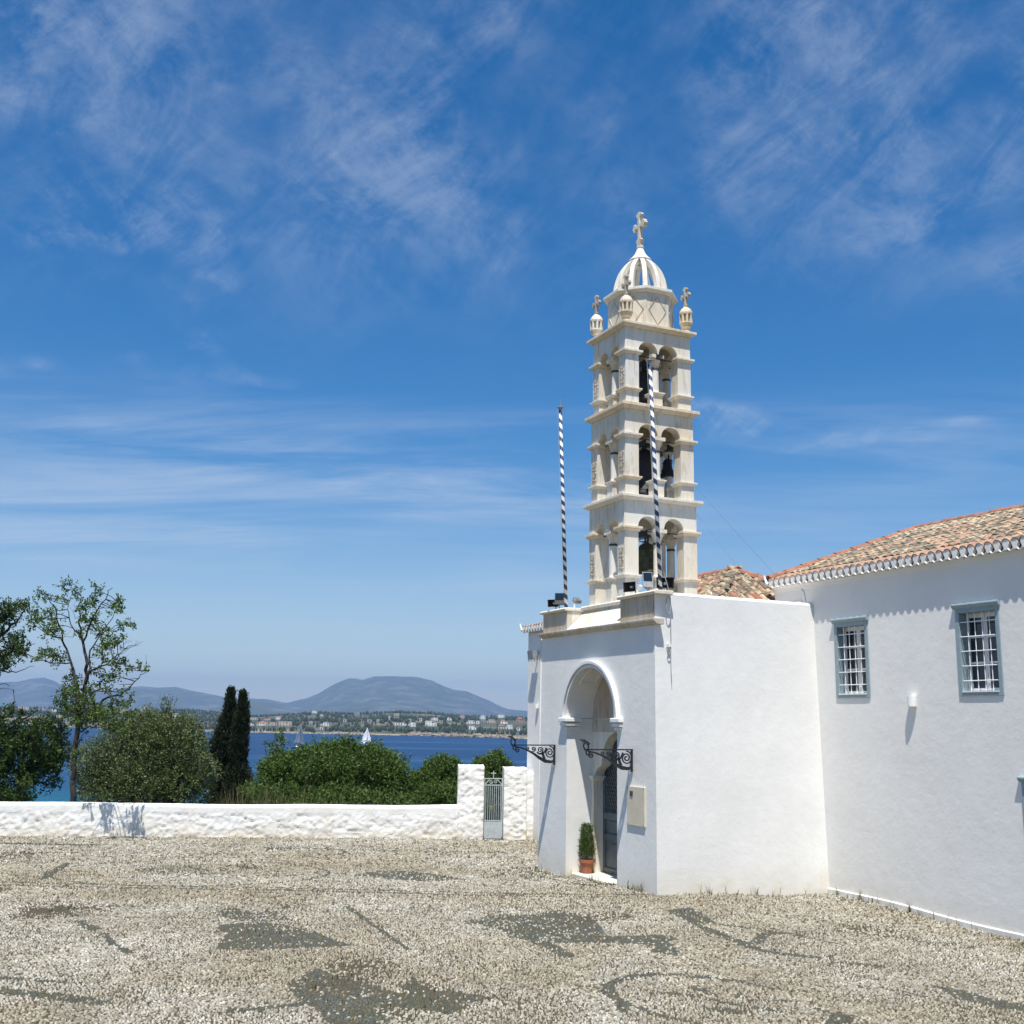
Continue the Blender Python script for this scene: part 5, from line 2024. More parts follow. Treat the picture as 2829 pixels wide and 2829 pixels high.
m5.operation = 'GREATER_THAN'
m5.inputs[1].default_value = .5
stl.new(m4.outputs[0], m5.inputs[0])
stl.new(mixrgb(stn, stl, m5.outputs[0], (.012, .035, .10), (.72, .73, .72)), stp.inputs['Base Color'])
stp.inputs['Roughness'].default_value = .55
M['stripe'] = stm


def flagpole(label, base, top, r0, r1):
    o = thing('flagpole', label, 'flagpole', base, 'church', 'striped flagpoles on the entrance block')
    d = Vector(top) - Vector(base)
    L = d.length
    mb = MB().lathe([(r0, 0), (r0 * .95, L * .5), (r1, L)], 0, 0, 14)
    bs = BASE[o.name]
    BASE[o.name] = (0, 0, 0)
    p = mb.build('pole', 'stripe', o, smooth=True)
    q = d.to_track_quat('Z', 'Y')
    p.rotation_mode = 'QUATERNION'
    p.rotation_quaternion = q
    BASE[o.name] = bs
    tb, ta, tz = top
    mb = MB().lathe([(r1 * 1.1, tz), (r1 * 1.1, tz + .04), (.075, tz + .045), (.075, tz + .062), (.02, tz + .07)], tb, ta, 14)
    fin = mb.build('finial', 'grey_metal', o)
    MB().tube([(tb, ta, tz + .07), (tb, ta, tz + .26)], [.012, .004], 6).build('rod', 'steel', fin)
    MB().tube([(tb - .065, ta, tz + .04), (base[0] * .45 + tb * .55 - .06, ta, (base[2] + tz) / 2), (base[0] - .045, base[1], base[2] + .25)], .0055, 5).build('halyard', 'rope', o)
    return o


flagpole('blue and white striped flagpole standing against the sky left of the tower', (.16, 3.78, 5.366), (-.01, 3.78, 9.80), .041, .034)
flagpole('blue and white striped flagpole in front of the bell tower', (.29, .24, 5.39), (.10, .24, 9.86), .041, .032)

# ------------------------------------------------------------------ cables and ropes
CB = thing('hanging_cable', 'grey cable with two loops hanging down the white side wall', 'cable', (.3, -.02, 3.7), 'church')
mb = MB()
mb.tube([(.22, .02, 5.75), (.27, -.035, 5.48), (.33, -.035, 5.27)], .007, 6)
mb.tube([(.285 + .048 * math.cos(t), -.03, 5.13 + .16 * math.sin(t)) for t in np.linspace(0, 2 * math.pi, 26)], .009, 6)
mb.tube([(.33, -.03, 5.27), (.335, -.025, 5.0), (.34, -.02, 4.6), (.345, -.012, 4.45)], .007, 6)
mb.build('cord', 'rope', CB)
mb = MB()
mb.tube([(.30 + .035 * math.cos(t), -.012, 4.30 + .07 * math.sin(t)) for t in np.linspace(0, 2 * math.pi, 22)], .008, 6)
mb.tube([(.345, -.01, 4.45), (.34, -.006, 4.2), (.345, -.002, 3.95), (.36, .0, 3.70)], .006, 6)
mb.build('lower_loop', 'rope', CB)
MB().box(.27, .34, -.03, .03, 4.36, 4.41).build('cleat', 'white', CB)
GY1 = MB().tube([(2.05, 1.95, 7.62), (3.1, 1.75, 6.35), (3.9, 1.62, 5.55)], .0028, 4).build('guy_wire', 'rope')
place_church(GY1)
tag(GY1, 'lower thin guy wire from the tower down to the tiled roof', 'wire', 'guy wires')
GY2 = MB().tube([(2.2, 1.92, 8.0), (3.4, 1.9, 6.95), (4.5, 1.9, 6.02)], .0028, 4).build('guy_wire', 'rope')
place_church(GY2)
tag(GY2, 'upper thin guy wire from the tower over the small tiled roof', 'wire', 'guy wires')

# ------------------------------------------------------------------ potted shrub by the door
PB_, PA_ = .40, 3.27
PT = thing('terracotta_pot', 'terracotta flower pot standing in the doorway niche', 'pot', (PB_, PA_, -.04), 'church')
zz = -.04
MB().lathe([(.095, zz), (.105, zz + .01), (.135, zz + .20), (.155, zz + .205), (.158, zz + .265), (.143, zz + .268), (.135, zz + .235)], PB_, PA_, 24).build('pot_body', 'terracotta', PT)
MB().lathe([(.134, zz + .232), (.134, zz + .24)], PB_, PA_, 16).build('potting_soil', 'soil', PT)


def leaf_quads(C, D, ln, wd, droop=None):
    """rhombic leaves: C centres (n,3), D directions (n,3)"""
    n = len(C)
    D = D / (np.linalg.norm(D, axis=1, keepdims=True) + 1e-9)
    ref = rng.normal(size=(n, 3))
    S_ = np.cross(D, ref)
    S_ /= np.linalg.norm(S_, axis=1, keepdims=True) + 1e-9
    ln = np.broadcast_to(ln, (n,))[:, None] * rng.uniform(.7, 1.2, (n, 1))
    wd = np.broadcast_to(wd, (n,))[:, None] * rng.uniform(.8, 1.2, (n, 1))
    V = np.stack([C, C + D * ln * .5 + S_ * wd * .5, C + D * ln, C + D * ln * .5 - S_ * wd * .5], 1)
    F = (np.arange(n)[:, None] * 4 + np.arange(4)).ravel()
    return V.reshape(-1, 3), F


def leaf_obj(name, C, D, ln, wd, mat, parent):
    V, F = leaf_quads(np.asarray(C, float), np.asarray(D, float), ln, wd)
    base = np.array(BASE.get(parent.name, (0, 0, 0))) if parent else np.zeros(3)
    me = np_mesh(name, V - base, F, 4, mat)
    return obj_from(me, name, None, parent)


def sprigs(org, dirs, length, nleaf, spread, leaf_ang):
    """leaves set along short shoots"""
    n = len(org)
    t = np.linspace(.1, 1, nleaf)
    d = dirs / (np.linalg.norm(dirs, axis=1, keepdims=True) + 1e-9)
    L = length * rng.uniform(.6, 1.25, (n, 1, 1))
    C = org[:, None, :] + d[:, None, :] * t[None, :, None] * L + rng.normal(0, spread, (n, nleaf, 3))
    D = d[:, None, :] * (1 - leaf_ang) + rng.normal(0, 1, (n, nleaf, 3)) * leaf_ang
    return C.reshape(-1, 3), D.reshape(-1, 3)


SH = thing('potted_conifer', 'small clipped green conifer growing in the terracotta pot', 'plant', (PB_, PA_, .19), 'church')
nn = 760
hgt = rng.random(nn)
rad = .15 * np.sqrt(np.clip(1 - (hgt * 1.0 - .12) ** 2 * 1.08, .03, 1)) * rng.uniform(.35, 1.02, nn)
an = rng.uniform(0, 2 * math.pi, nn)
org = np.stack([PB_ + rad * np.cos(an), PA_ + rad * np.sin(an), .27 + hgt * .60], -1)
dr = np.stack([np.cos(an) * .55, np.sin(an) * .55, np.full(nn, 1.0)], -1)
C_, D_ = sprigs(org, dr, .075, 9, .008, .35)
leaf_obj('foliage', C_, D_, .028, .011, 'leaf_thuja', SH)
MB().tube([(PB_, PA_, .18), (PB_, PA_, .72)], [.013, .006], 6).build('stem', 'bark', SH)

# ================================================================== TREES AND SHRUBS
def ztp(x, y, Y):
    return at(x / 2.5757, 1580 + y / 2.5757, Y)


def zwp(x, y, Y):
    return at(600 + x / 2.1467, 1820 + y / 2.1467, Y)


def limb(mb, pts, r0, r1, jit=.022):
    P = [np.array(p) for p in pts]
    fine = [P[0]]
    for a, b in zip(P[:-1], P[1:]):
        for t in (.33, .67, 1.0):
            fine.append(a + (b - a) * t + (rng.normal(0, jit, 3) if t < 1 else 0))
    n = len(fine)
    mb.tube(fine, [r0 + (r1 - r0) * (i / (n - 1)) for i in range(n)], 7)
    return fine


def twigs(mb, c, n, ln, r=.006):
    ends = []
    for _ in range(n):
        d = rng.normal(0, 1, 3) + np.array([0, 0, .5])
        d /= np.linalg.norm(d)
        m = c + d * ln * .5 + rng.normal(0, ln * .08, 3)
        e = c + d * ln * rng.uniform(.7, 1.2) + np.array([0, 0, .05])
        mb.tube([c, m, e], [r, r * .7, r * .4], 4, False)
        ends += [m, e]
    return ends


def locust(label, base, limbs, clusters, Y0, dens, mat, bare=(), dsc=1.0):
    o = thing('locust_tree', label, 'tree', base)
    mb = MB()
    rnd = random.Random(5)
    joints = []
    for pts, r0, r1, dy in limbs:
        P = []
        ys = Y0
        if joints:                      # a side limb leaves its parent where the parent is
            q = ztp(*pts[0], Y0)
            ys = min(joints, key=lambda j: (j[0] - q[0]) ** 2 + (j[2] - q[2]) ** 2)[1]
        for i, (x, y) in enumerate(pts):
            P.append(ztp(x, y, ys + dy * dsc * i / max(1, len(pts) - 1)))
        joints += limb(mb, P, r0, r1)
    joints = np.array(joints)
    C, D = [], []
    for (x, y, s, *yy) in clusters:
        c0 = ztp(x, y, Y0)
        # sit at the depth of the nearest limb, a little scattered
        dd_ = np.hypot(joints[:, 0] - c0[0], joints[:, 2] - c0[2])
        j = joints[int(np.argmin(dd_))]
        c = ztp(x, y, yy[0] if yy else j[1] + rng.normal(0, .4))
        if yy:
            j = joints[int(np.argmin(np.sum((joints - c) ** 2, axis=1)))]
        mb.tube([j, (j + c) / 2 + rng.normal(0, .04, 3), c], [.014, .010, .006], 4, False)
        ends = twigs(mb, c, 3, .20 * s)
        k = int(dens * s * s)
        # pinnate shoots
        m = max(3, k // 9)
        og = c + rng.normal(0, .085 * s, (m, 3))
        di = rng.normal(0, 1, (m, 3)) + np.array([0, 0, .15])
        c_, d_ = sprigs(og, di, .17, 9, .012, .55)
        C.append(c_)
        D.append(d_)
    for (x, y) in bare:
        c = ztp(x, y, Y0)
        dd_ = np.hypot(joints[:, 0] - c[0], joints[:, 2] - c[2])
        j = joints[int(np.argmin(dd_))]
        c = ztp(x, y, j[1] + rng.normal(0, .25))
        mb.tube([j, (j + c) / 2 + rng.normal(0, .05, 3), c], [.011, .008, .004], 4, False)
        twigs(mb, c, 3, .22, .004)
    # trunk foot into the ground
    mb.build('trunk', 'bark', o)
    leaf_obj('crown', np.concatenate(C), np.concatenate(D), .082, .044, mat, o)
    return o


Y1 = 30.0
tb = ztp(520, 1640, Y1)
main_limbs = [
    ([(525, 1900), (520, 1640), (515, 1500), (522, 1380), (545, 1180), (560, 1010), (598, 860), (622, 740)], .088, .05, .03),
    ([(622, 740), (612, 600), (590, 500), (575, 400), (565, 280), (578, 170)], .05, .010, .2),
    ([(590, 500), (640, 380), (700, 260), (770, 150), (800, 110)], .028, .006, -.4),
    ([(575, 470), (520, 400), (490, 290), (485, 200)], .025, .006, .5),
    ([(560, 1010), (530, 740), (505, 640), (470, 540), (430, 470), (330, 440), (270, 340)], .045, .008, .4),
    ([(505, 640), (440, 650), (340, 640), (250, 620), (210, 595)], .02, .005, -.3),
    ([(470, 540), (420, 380), (390, 250), (350, 190), (290, 145)], .022, .005, -.5),
    ([(600, 800), (650, 700), (760, 660), (880, 650), (960, 690)], .03, .007, -.5),
    ([(622, 740), (640, 560), (720, 440), (800, 330), (850, 230)], .026, .006, .5),
    ([(720, 440), (800, 400), (880, 375), (950, 365)], .014, .004, .2),
    ([(760, 660), (840, 590), (920, 540), (1015, 495)], .016, .004, -.2),
    ([(560, 1010), (680, 940), (760, 895), (860, 880), (940, 800), (1000, 730), (1060, 690)], .04, .006, .5),
    ([(1030, 700), (1042, 640), (1040, 590)], .006, .003, .1),
    ([(548, 1150), (640, 1100), (720, 1105), (800, 1140)], .026, .006, -.6),
    ([(530, 1300), (600, 1140), (585, 1090)], .014, .005, .2),
    ([(520, 1380), (440, 1180), (420, 1080)], .012, .004, .3),
    ([(560, 1000), (600, 985), (650, 960), (700, 960)], .022, .007, -.68),
    ([(600, 860), (640, 850), (700, 840), (780, 850)], .02, .006, -.66),
]
cl_main = [(490, 95, .8), (450, 115, .6), (540, 140, .7), (700, 135, .9), (830, 200, .9), (850, 255, .9), (800, 265, .6), (930, 368, .7), (865, 385, .8), (280, 148, .7),
           (330, 190, .7), (440, 195, .8), (640, 225, 1.0), (590, 250, 1.1), (680, 200, .8), (250, 290, 1.0), (240, 370, 1.0), (350, 290, 1.1), (300, 330, .9), (370, 370, 1.1), (395, 420, 1.0),
           (330, 430, .8), (650, 330, 1.2), (600, 350, .9), (700, 420, 1.2), (560, 430, .8), (770, 430, .8), (780, 520, 1.2), (720, 540, 1.0), (845, 500, .9), (740, 600, .9), (325, 575, 1.0),
           (380, 600, 1.1), (440, 630, .9), (290, 590, .7), (870, 630, .9), (920, 690, .8), (810, 650, .9), (1000, 700, .7), (810, 740, .9), (735, 770, 1.1), (680, 690, .7), (510, 750, 1.0), (550, 800, 1.0),
           (450, 860, 1.0), (520, 880, 1.3), (600, 900, 1.4), (560, 980, 1.5), (640, 1010, 1.4), (480, 990, 1.3), (420, 940, 1.0), (690, 1040, 1.3), (760, 1050, 1.2), (820, 1100, 1.1), (590, 1070, 1.2),
           (800, 1010, .9), (920, 925, .8), (700, 960, .9), (530, 1060, 1.0), (850, 1130, .8), (500, 1230, .9), (540, 1290, .8), (480, 820, .8), (640, 830, 1.0), (780, 840, .7)]
for _ in range(17):
    cl_main.append((rng.uniform(440, 930), rng.uniform(830, 1090), rng.uniform(.5, .8), rng.uniform(27.7, 28.5)))
locust('tall thin tree with sparse crown rising above the low wall', tuple(ztp(525, 1900, Y1)), main_limbs, cl_main, Y1, 150, 'leaf_locust',
       bare=[(450, 300), (420, 380), (520, 280), (560, 200), (700, 330), (740, 250), (880, 470), (900, 560), (880, 760), (850, 800), (690, 600), (640, 640), (460, 460), (380, 940), (360, 890), (900, 500), (960, 520)], dsc=3.2)

Y2 = 31.4
left_limbs = [
    ([(-300, 1900), (-260, 1500), (-230, 1100), (-170, 700), (-60, 520), (60, 410), (140, 325), (190, 250)], .12, .008, .2),
    ([(-200, 900), (-80, 640), (0, 560), (90, 520), (180, 520)], .04, .006, -.3),
    ([(-190, 820), (-60, 690), (60, 715), (140, 705), (245, 670)], .032, .005, .3),
    ([(-200, 900), (-60, 790), (40, 795), (72, 810)], .02, .004, .1), ([(-60, 790), (10, 835), (60, 825), (95, 838)], .012, .004, .1),
    ([(-250, 1300), (-60, 1190), (100, 1100), (180, 1040), (262, 985)], .05, .014, -.4),
    ([(-60, 1190), (90, 1150), (220, 1100), (312, 1040)], .04, .010, .2),
    ([(60, 1140), (190, 1220), (240, 1330), (330, 1480)], .03, .006, .4),
    ([(-260, 1400), (-60, 1380), (60, 1420), (140, 1560)], .035, .006, -.3),
    ([(-170, 700), (-60, 380), (0, 260), (30, 200)], .03, .005, .2),
]
cl_left = [(20, 250, 1.2), (60, 290, 1.3), (110, 255, 1.1), (150, 240, 1.0), (190, 232, .8), (30, 350, 1.3), (90, 330, 1.0), (10, 430, 1.0), (70, 480, 1.2), (120, 470, 1.0), (170, 515, 1.0), (100, 550, 1.3), (40, 590, 1.3), (150, 580, 1.1),
           (20, 660, 1.0), (60, 640, .9), (-40, 560, 1.3), (-60, 300, 1.3), (5, 690, .8)]
for _ in range(120):
    x, y = rng.uniform(-60, 440), rng.uniform(1010, 1640)
    # leave the gap where the water shows
    if (x > 230 and y > 1420) or (x > 300 and y < 1080) or (120 < x < 300 and y < 1130 and rng.random() < .7) or (x > 200 and y > 1560):
        continue
    cl_left.append((x, y, rng.uniform(.9, 1.4)))
cl_left += [(70, 990, .9), (90, 960, .7), (150, 1020, .9), (330, 1360, 1.2), (370, 1290, 1.1), (420, 1190, 1.1), (440, 1130, 1.0), (380, 1470, .9), (330, 1530, .8), (300, 1430, 1.1), (410, 1500, .7)]
locust('dark leafy tree cut off by the left edge of the picture', tuple(ztp(-300, 1900, Y2)), left_limbs, cl_left, Y2, 190, 'leaf_dark')


def bush(name, label, cat, blobs, Y0, nsp, spl, nleaf, ln, wd, mat, up=.5, stems=6, zb=None, group=None, ang=.5, inner=.45, top_sprigs=()):
    """blobs: (centre xyz, radii xyz, weight)"""
    c0 = np.mean([b[0] for b in blobs], axis=0)
    base = (c0[0], c0[1], hill_z(c0[0], c0[1]))
    o = thing(name, label, cat, base, group=group)
    C, D = [], []
    for c, rad, wt in blobs:
        k = int(nsp * wt)
        v = rng.normal(0, 1, (k, 3))
        v /= np.linalg.norm(v, axis=1, keepdims=True)
        lump = .50 + .92 * fbm(v[:, 0] * 2.1 + c[0], v[:, 2] * 2.1 + v[:, 1], 3, int(abs(c[0] * 7)) + 3)
        shell = np.where(rng.random(k) < inner, rng.uniform(.35, .85, k), rng.uniform(.85, 1.04, k)) * lump
        og = np.asarray(c) + v * np.asarray(rad) * shell[:, None]
        di = v * 1.0 + np.array([0, 0, up]) + rng.normal(0, .35, (k, 3))
        a_, b_ = sprigs(og, di, spl, nleaf, spl * .07, ang)
        C.append(a_)
        D.append(b_)
    for p, hgt_ in top_sprigs:
        k = 26
        og = np.asarray(p) + rng.normal(0, .10, (k, 3)) * np.array([1, 1, 0]) + np.array([0, 0, 1]) * rng.uniform(-.25, hgt_, (k, 1))
        di = rng.normal(0, .45, (k, 3)) + np.array([0, 0, 1.0])
        a_, b_ = sprigs(og, di, spl, nleaf, spl * .06, ang)
        C.append(a_)
        D.append(b_)
    leaf_obj('crown', np.concatenate(C), np.concatenate(D), ln, wd, mat, o)
    mb = MB()
    for i in range(stems):
        b = blobs[i % len(blobs)]
        e = np.asarray(b[0]) + rng.normal(0, .35, 3) * np.asarray(b[1])
        s = np.array([base[0], base[1], base[2] - .2]) + np.append(rng.normal(0, .15, 2), 0)
        m = (s + e) / 2 + rng.normal(0, .12, 3)
        mb.tube([s, m, e], [.07, .045, .015], 6)
    for p, hgt_ in top_sprigs:
        mb.tube([np.asarray(p) - np.array([0, 0, 1.2]), p, np.asarray(p) + np.array([0, 0, hgt_ * .9])], [.02, .014, .005], 5)
    mb.build('trunk', 'bark', o)
    return o


# olive
YO = 37.0
mpp = YO / 2075 * 1932 / 2829 / 1.0   # metres per photo px near the axis
def blob(fn, x, y, rx, rz, Y, wt, k):
    c = fn(x, y, Y)
    s = Y / (FPX * 2829) / k
    return (c, (rx * s, max(rx, rz) * s * .8, rz * s), wt)


bush('olive_tree', 'silvery olive tree with broad rounded crown behind the wall', 'tree',
     [blob(ztp, 1000, 1330, 330, 280, YO, 1.0, 2.5757), blob(ztp, 1260, 1280, 210, 250, YO - .3, .7, 2.5757), blob(ztp, 760, 1470, 220, 210, YO - .2, .5, 2.5757),
      blob(ztp, 1300, 1500, 190, 190, YO - .6, .5, 2.5757), blob(ztp, 1080, 1180, 200, 150, YO + .2, .45, 2.5757), blob(ztp, 1010, 1560, 330, 190, YO - .5, .7, 2.5757)],
     YO, 3000, .30, 12, .085, .026, 'leaf_olive', .55, 7, ang=.45,
     top_sprigs=[(ztp(1200, 1060, YO), .55), (ztp(1040, 1080, YO), .3), (ztp(940, 1110, YO), .25), (ztp(1290, 1120, YO), .3), (ztp(1440, 1240, YO), .35), (ztp(1470, 1300, YO), .25), (ztp(1180, 1010, YO), .3), (ztp(1110, 1090, YO), .3)])
# cypresses
def cypress(label, tipx, tipy, bx, halfw, Y):
    tip, bot = ztp(tipx, tipy, Y), ztp(bx, 1700, Y)
    s = Y / (FPX * 2829) / 2.5757
    H = tip[2] - bot[2] + .6
    o = thing('cypress_tree', label, 'tree', (bot[0], Y, bot[2] - .6), group='cypress pair')
    k = 4200
    t = rng.random(k) ** .9
    prof_ = np.interp(t, [0, .15, .45, .75, .9, 1], [.85, 1.0, .80, .43, .19, .02]) * halfw * s
    lump = .60 + .80 * fbm(t * 11, rng.random(k) * 0 + tipx, 3, 6)
    an = rng.uniform(0, 2 * math.pi, k)
    lump2 = .8 + .4 * fbm(t * 14, an * 1.5, 3, 9)
    r = prof_ * lump * lump2 * rng.uniform(.55, 1.05, k)
    cx_ = bot[0] + (tip[0] - bot[0]) * t + .05 * np.sin(t * 9)
    og = np.stack([cx_ + r * np.cos(an), Y + r * np.sin(an), bot[2] - .6 + H * t], -1)
    di = np.stack([np.cos(an) * .35, np.sin(an) * .35, np.ones(k)], -1) + rng.normal(0, .15, (k, 3))
    C, D = sprigs(og, di, .20, 11, .025, .32)
    leaf_obj('crown', C, D, .075, .034, 'leaf_cypress', o)
    MB().tube([(bot[0], Y, bot[2] - 1.0), ((bot[0] + tip[0]) / 2, Y, (bot[2] + tip[2]) / 2), (tip[0], Y, tip[2] - .2)], [.14, .08, .02], 7).build('trunk', 'bark', o)
    return o


cypress('left and slightly taller of the two dark cypresses', 1637, 856, 1560, 108, 42.0)
cypress('right of the two dark cypresses next to the green shrub', 1722, 882, 1690, 92, 41.4)

YB = 34.5
bush('oleander_shrub', 'large rounded green shrub behind the wall in front of the sea', 'shrub',
     [blob(zwp, 620, 710, 250, 150, YB, 1.0, 2.1467), blob(zwp, 400, 720, 150, 130, YB - .2, .6, 2.1467), blob(zwp, 860, 700, 200, 135, YB, .8, 2.1467),
      blob(zwp, 990, 745, 110, 105, YB - .2, .45, 2.1467), blob(zwp, 660, 850, 420, 90, YB - .5, .8, 2.1467), blob(zwp, 740, 610, 140, 75, YB + .2, .4, 2.1467)],
     YB, 3000, .28, 10, .11, .036, 'leaf_oleander', .8, 8, ang=.5,
     top_sprigs=[(zwp(375, 520, YB), .35), (zwp(590, 545, YB), .15), (zwp(700, 540, YB), .2), (zwp(770, 530, YB), .25), (zwp(810, 535, YB), .2), (zwp(330, 560, YB), .2), (zwp(1100, 640, YB), .15), (zwp(920, 560, YB), .2), (zwp(520, 560, YB), .1), (zwp(640, 540, YB), .15)])
bush('oleander_shrub', 'smaller green shrub just left of the gate pillar', 'shrub',
     [blob(zwp, 1340, 740, 110, 115, 35.0, .6, 2.1467), blob(zwp, 1210, 790, 90, 95, 34.6, .5, 2.1467), blob(zwp, 1320, 850, 170, 70, 34.2, .5, 2.1467)],
     35, 3200, .26, 10, .10, .034, 'leaf_oleander', .8, 5, ang=.5)
bush('oleander_shrub', 'upright green shrub seen behind the iron gate', 'shrub',
     [blob(zwp, 1660, 680, 55, 90, 34.0, .35, 2.1467), blob(zwp, 1590, 700, 60, 80, 34.2, .35, 2.1467), blob(zwp, 1650, 860, 120, 130, 33.6, .8, 2.1467)],
     34, 3000, .24, 10, .10, .034, 'leaf_oleander', .9, 5, ang=.5, top_sprigs=[(zwp(1670, 610, 34.0), .25), (zwp(1580, 650, 34.1), .15)])

# dry tall grass behind the wall
gp_ = []
for _ in range(2600):
    x = rng.uniform(60, 560) if rng.random() < .8 else rng.uniform(620, 1150)
    p = zwp(x, 900, rng.uniform(31.2, 33))
    gp_.append((p[0], p[1], hill_z(p[0], p[1])))
for _ in range(160):
    p = ztp(rng.uniform(1480, 1760), 1700, rng.uniform(31, 32.5))
    gp_.append((p[0], p[1], hill_z(p[0], p[1])))
blades('tall_dry_grass', gp_, 2.35, 'tall feathery dry grass growing behind the low wall', 'grass', .010)

# ================================================================== BOATS
def sailboat(label, px, py, hgt, yaw, sails, hullmat, partial=False):
    p = on_level(px, py, SEA)
    o = thing('sailboat', label, 'sailboat', (p[0], p[1], SEA), rz=yaw, group='sailboats on the strait')
    BASE[o.name] = (0, 0, 0)
    L = hgt * .80
    mb = MB()
    st = []
    for i in range(9):
        t = i / 8
        x = -L / 2 + L * t
        bwid = L * .15 * (1 - (2 * t - .9) ** 2 * .55) if t < .98 else .05
        bwid = max(bwid * (1 if t < .55 else (1 - ((t - .55) / .45) ** 2)), .04)
        st.append([(x, -bwid, 1.05), (x, -bwid * .8, .2), (x, 0, -.4), (x, bwid * .8, .2), (x, bwid, 1.05)])
    v = [q for s in st for q in s]
    f = [(i * 5 + j, i * 5 + j + 1, i * 5 + 6 + j, i * 5 + 5 + j) for i in range(8) for j in range(4)] + [tuple(i * 5 for i in range(9)) + tuple(i * 5 + 4 for i in range(8, -1, -1))]
    f += [(0, 1, 2, 3, 4)]
    mb.add(v, f)
    mb.build('hull', hullmat, o)
    MB().frustum((-L * .22, L * .12, -L * .07, L * .07, 1.06), (-L * .18, L * .06, -L * .05, L * .05, 1.6)).build('cabin', 'white', o)
    MB().tube([(L * .08, 0, 1.0), (L * .08, 0, hgt)], .09, 8).build('mast', 'steel', o)
    MB().tube([(L * .08, 0, 2.2), (-L * .40, .5, 2.1)], .07, 8).build('boom', 'steel', o)
    n = 8

    def sail(p0, p1, p2, belly, nm):
        p0, p1, p2 = map(Vector, (p0, p1, p2))
        mb = MB()
        vs, fs, idx = [], [], {}
        for i in range(n + 1):
            for j in range(n + 1 - i):
                u, w_ = i / n, j / n
                q = p0 * (1 - u - w_) + p1 * u + p2 * w_
                bl = belly * 27 * u * w_ * (1 - u - w_)
                idx[i, j] = len(vs)
                vs.append(q + Vector((0, bl, 0)))
        for i in range(n):
            for j in range(n - i):
                fs.append((idx[i, j], idx[i + 1, j], idx[i, j + 1]))
                if i + j < n - 1:
                    fs.append((idx[i + 1, j], idx[i + 1, j + 1], idx[i, j + 1]))
        mb.add(vs, fs)
        ob = mb.build(nm, sails, o, smooth=True)
        md = ob.modifiers.new('cloth', 'SOLIDIFY')
        md.thickness = .03
    sail((L * .07, 0, 2.3), (-L * .40, .5, 2.2), (L * .075, 0, hgt - .3), .25, 'mainsail')
    sail((L * .10, 0, 1.6), (L * .46, 0, 1.1), (L * .09, 0, hgt * .90), .3, 'jib')
    return o


M['sail_white'] = simple('white sailcloth', (.82, .83, .83), None, rough=.8)
M['sail_grey'] = simple('grey sailcloth', (.24, .29, .35), (.29, .34, .39), 2, .85)
M['hull_white'] = simple('white hull', (.75, .76, .77), None, rough=.4)
M['hull_dark'] = simple('dark hull', (.03, .04, .06), None, rough=.4)
sailboat('white sailboat with two white sails on the blue strait', 1011, 2057, 12.2, R(8), 'sail_white', 'hull_white')
sailboat('sailboat with grey sail half hidden by the green shrub', 826, 2068, 14.5, R(58), 'sail_grey', 'hull_dark')
sailboat('tiny white sailboat near the far shore at the left edge', 7, 2003, 14.0, R(20), 'sail_white', 'hull_white')

# ================================================================== FAR SHORE: HOUSES, ROCKS, WOOD
M['h_white'] = simple('white house wall', (.78, .76, .72), None, rough=.9)
M['h_cream'] = simple('cream house wall', (.52, .43, .33), None, rough=.9)
M['h_grey'] = simple('grey house wall', (.34, .33, .30), None, rough=.9)
M['h_brick'] = simple('brick house wall', (.34, .24, .17), None, rough=.9)
M['h_roof'] = simple('red tile roof', (.30, .13, .08), None, rough=.9)
M['h_flat'] = simple('flat roof', (.48, .46, .42), None, rough=.9)
M['h_win'] = simple('dark window', (.035, .04, .05), None, rough=.4)


def z5h(x, y):
    return 600 + x / 4.293, 1940 + y / 4.293


def z6h(x, y):
    return 1000 + x / 4.293, 1940 + y / 4.293


def zlh(x, y):
    return x / 3.864, 1840 + y / 3.864


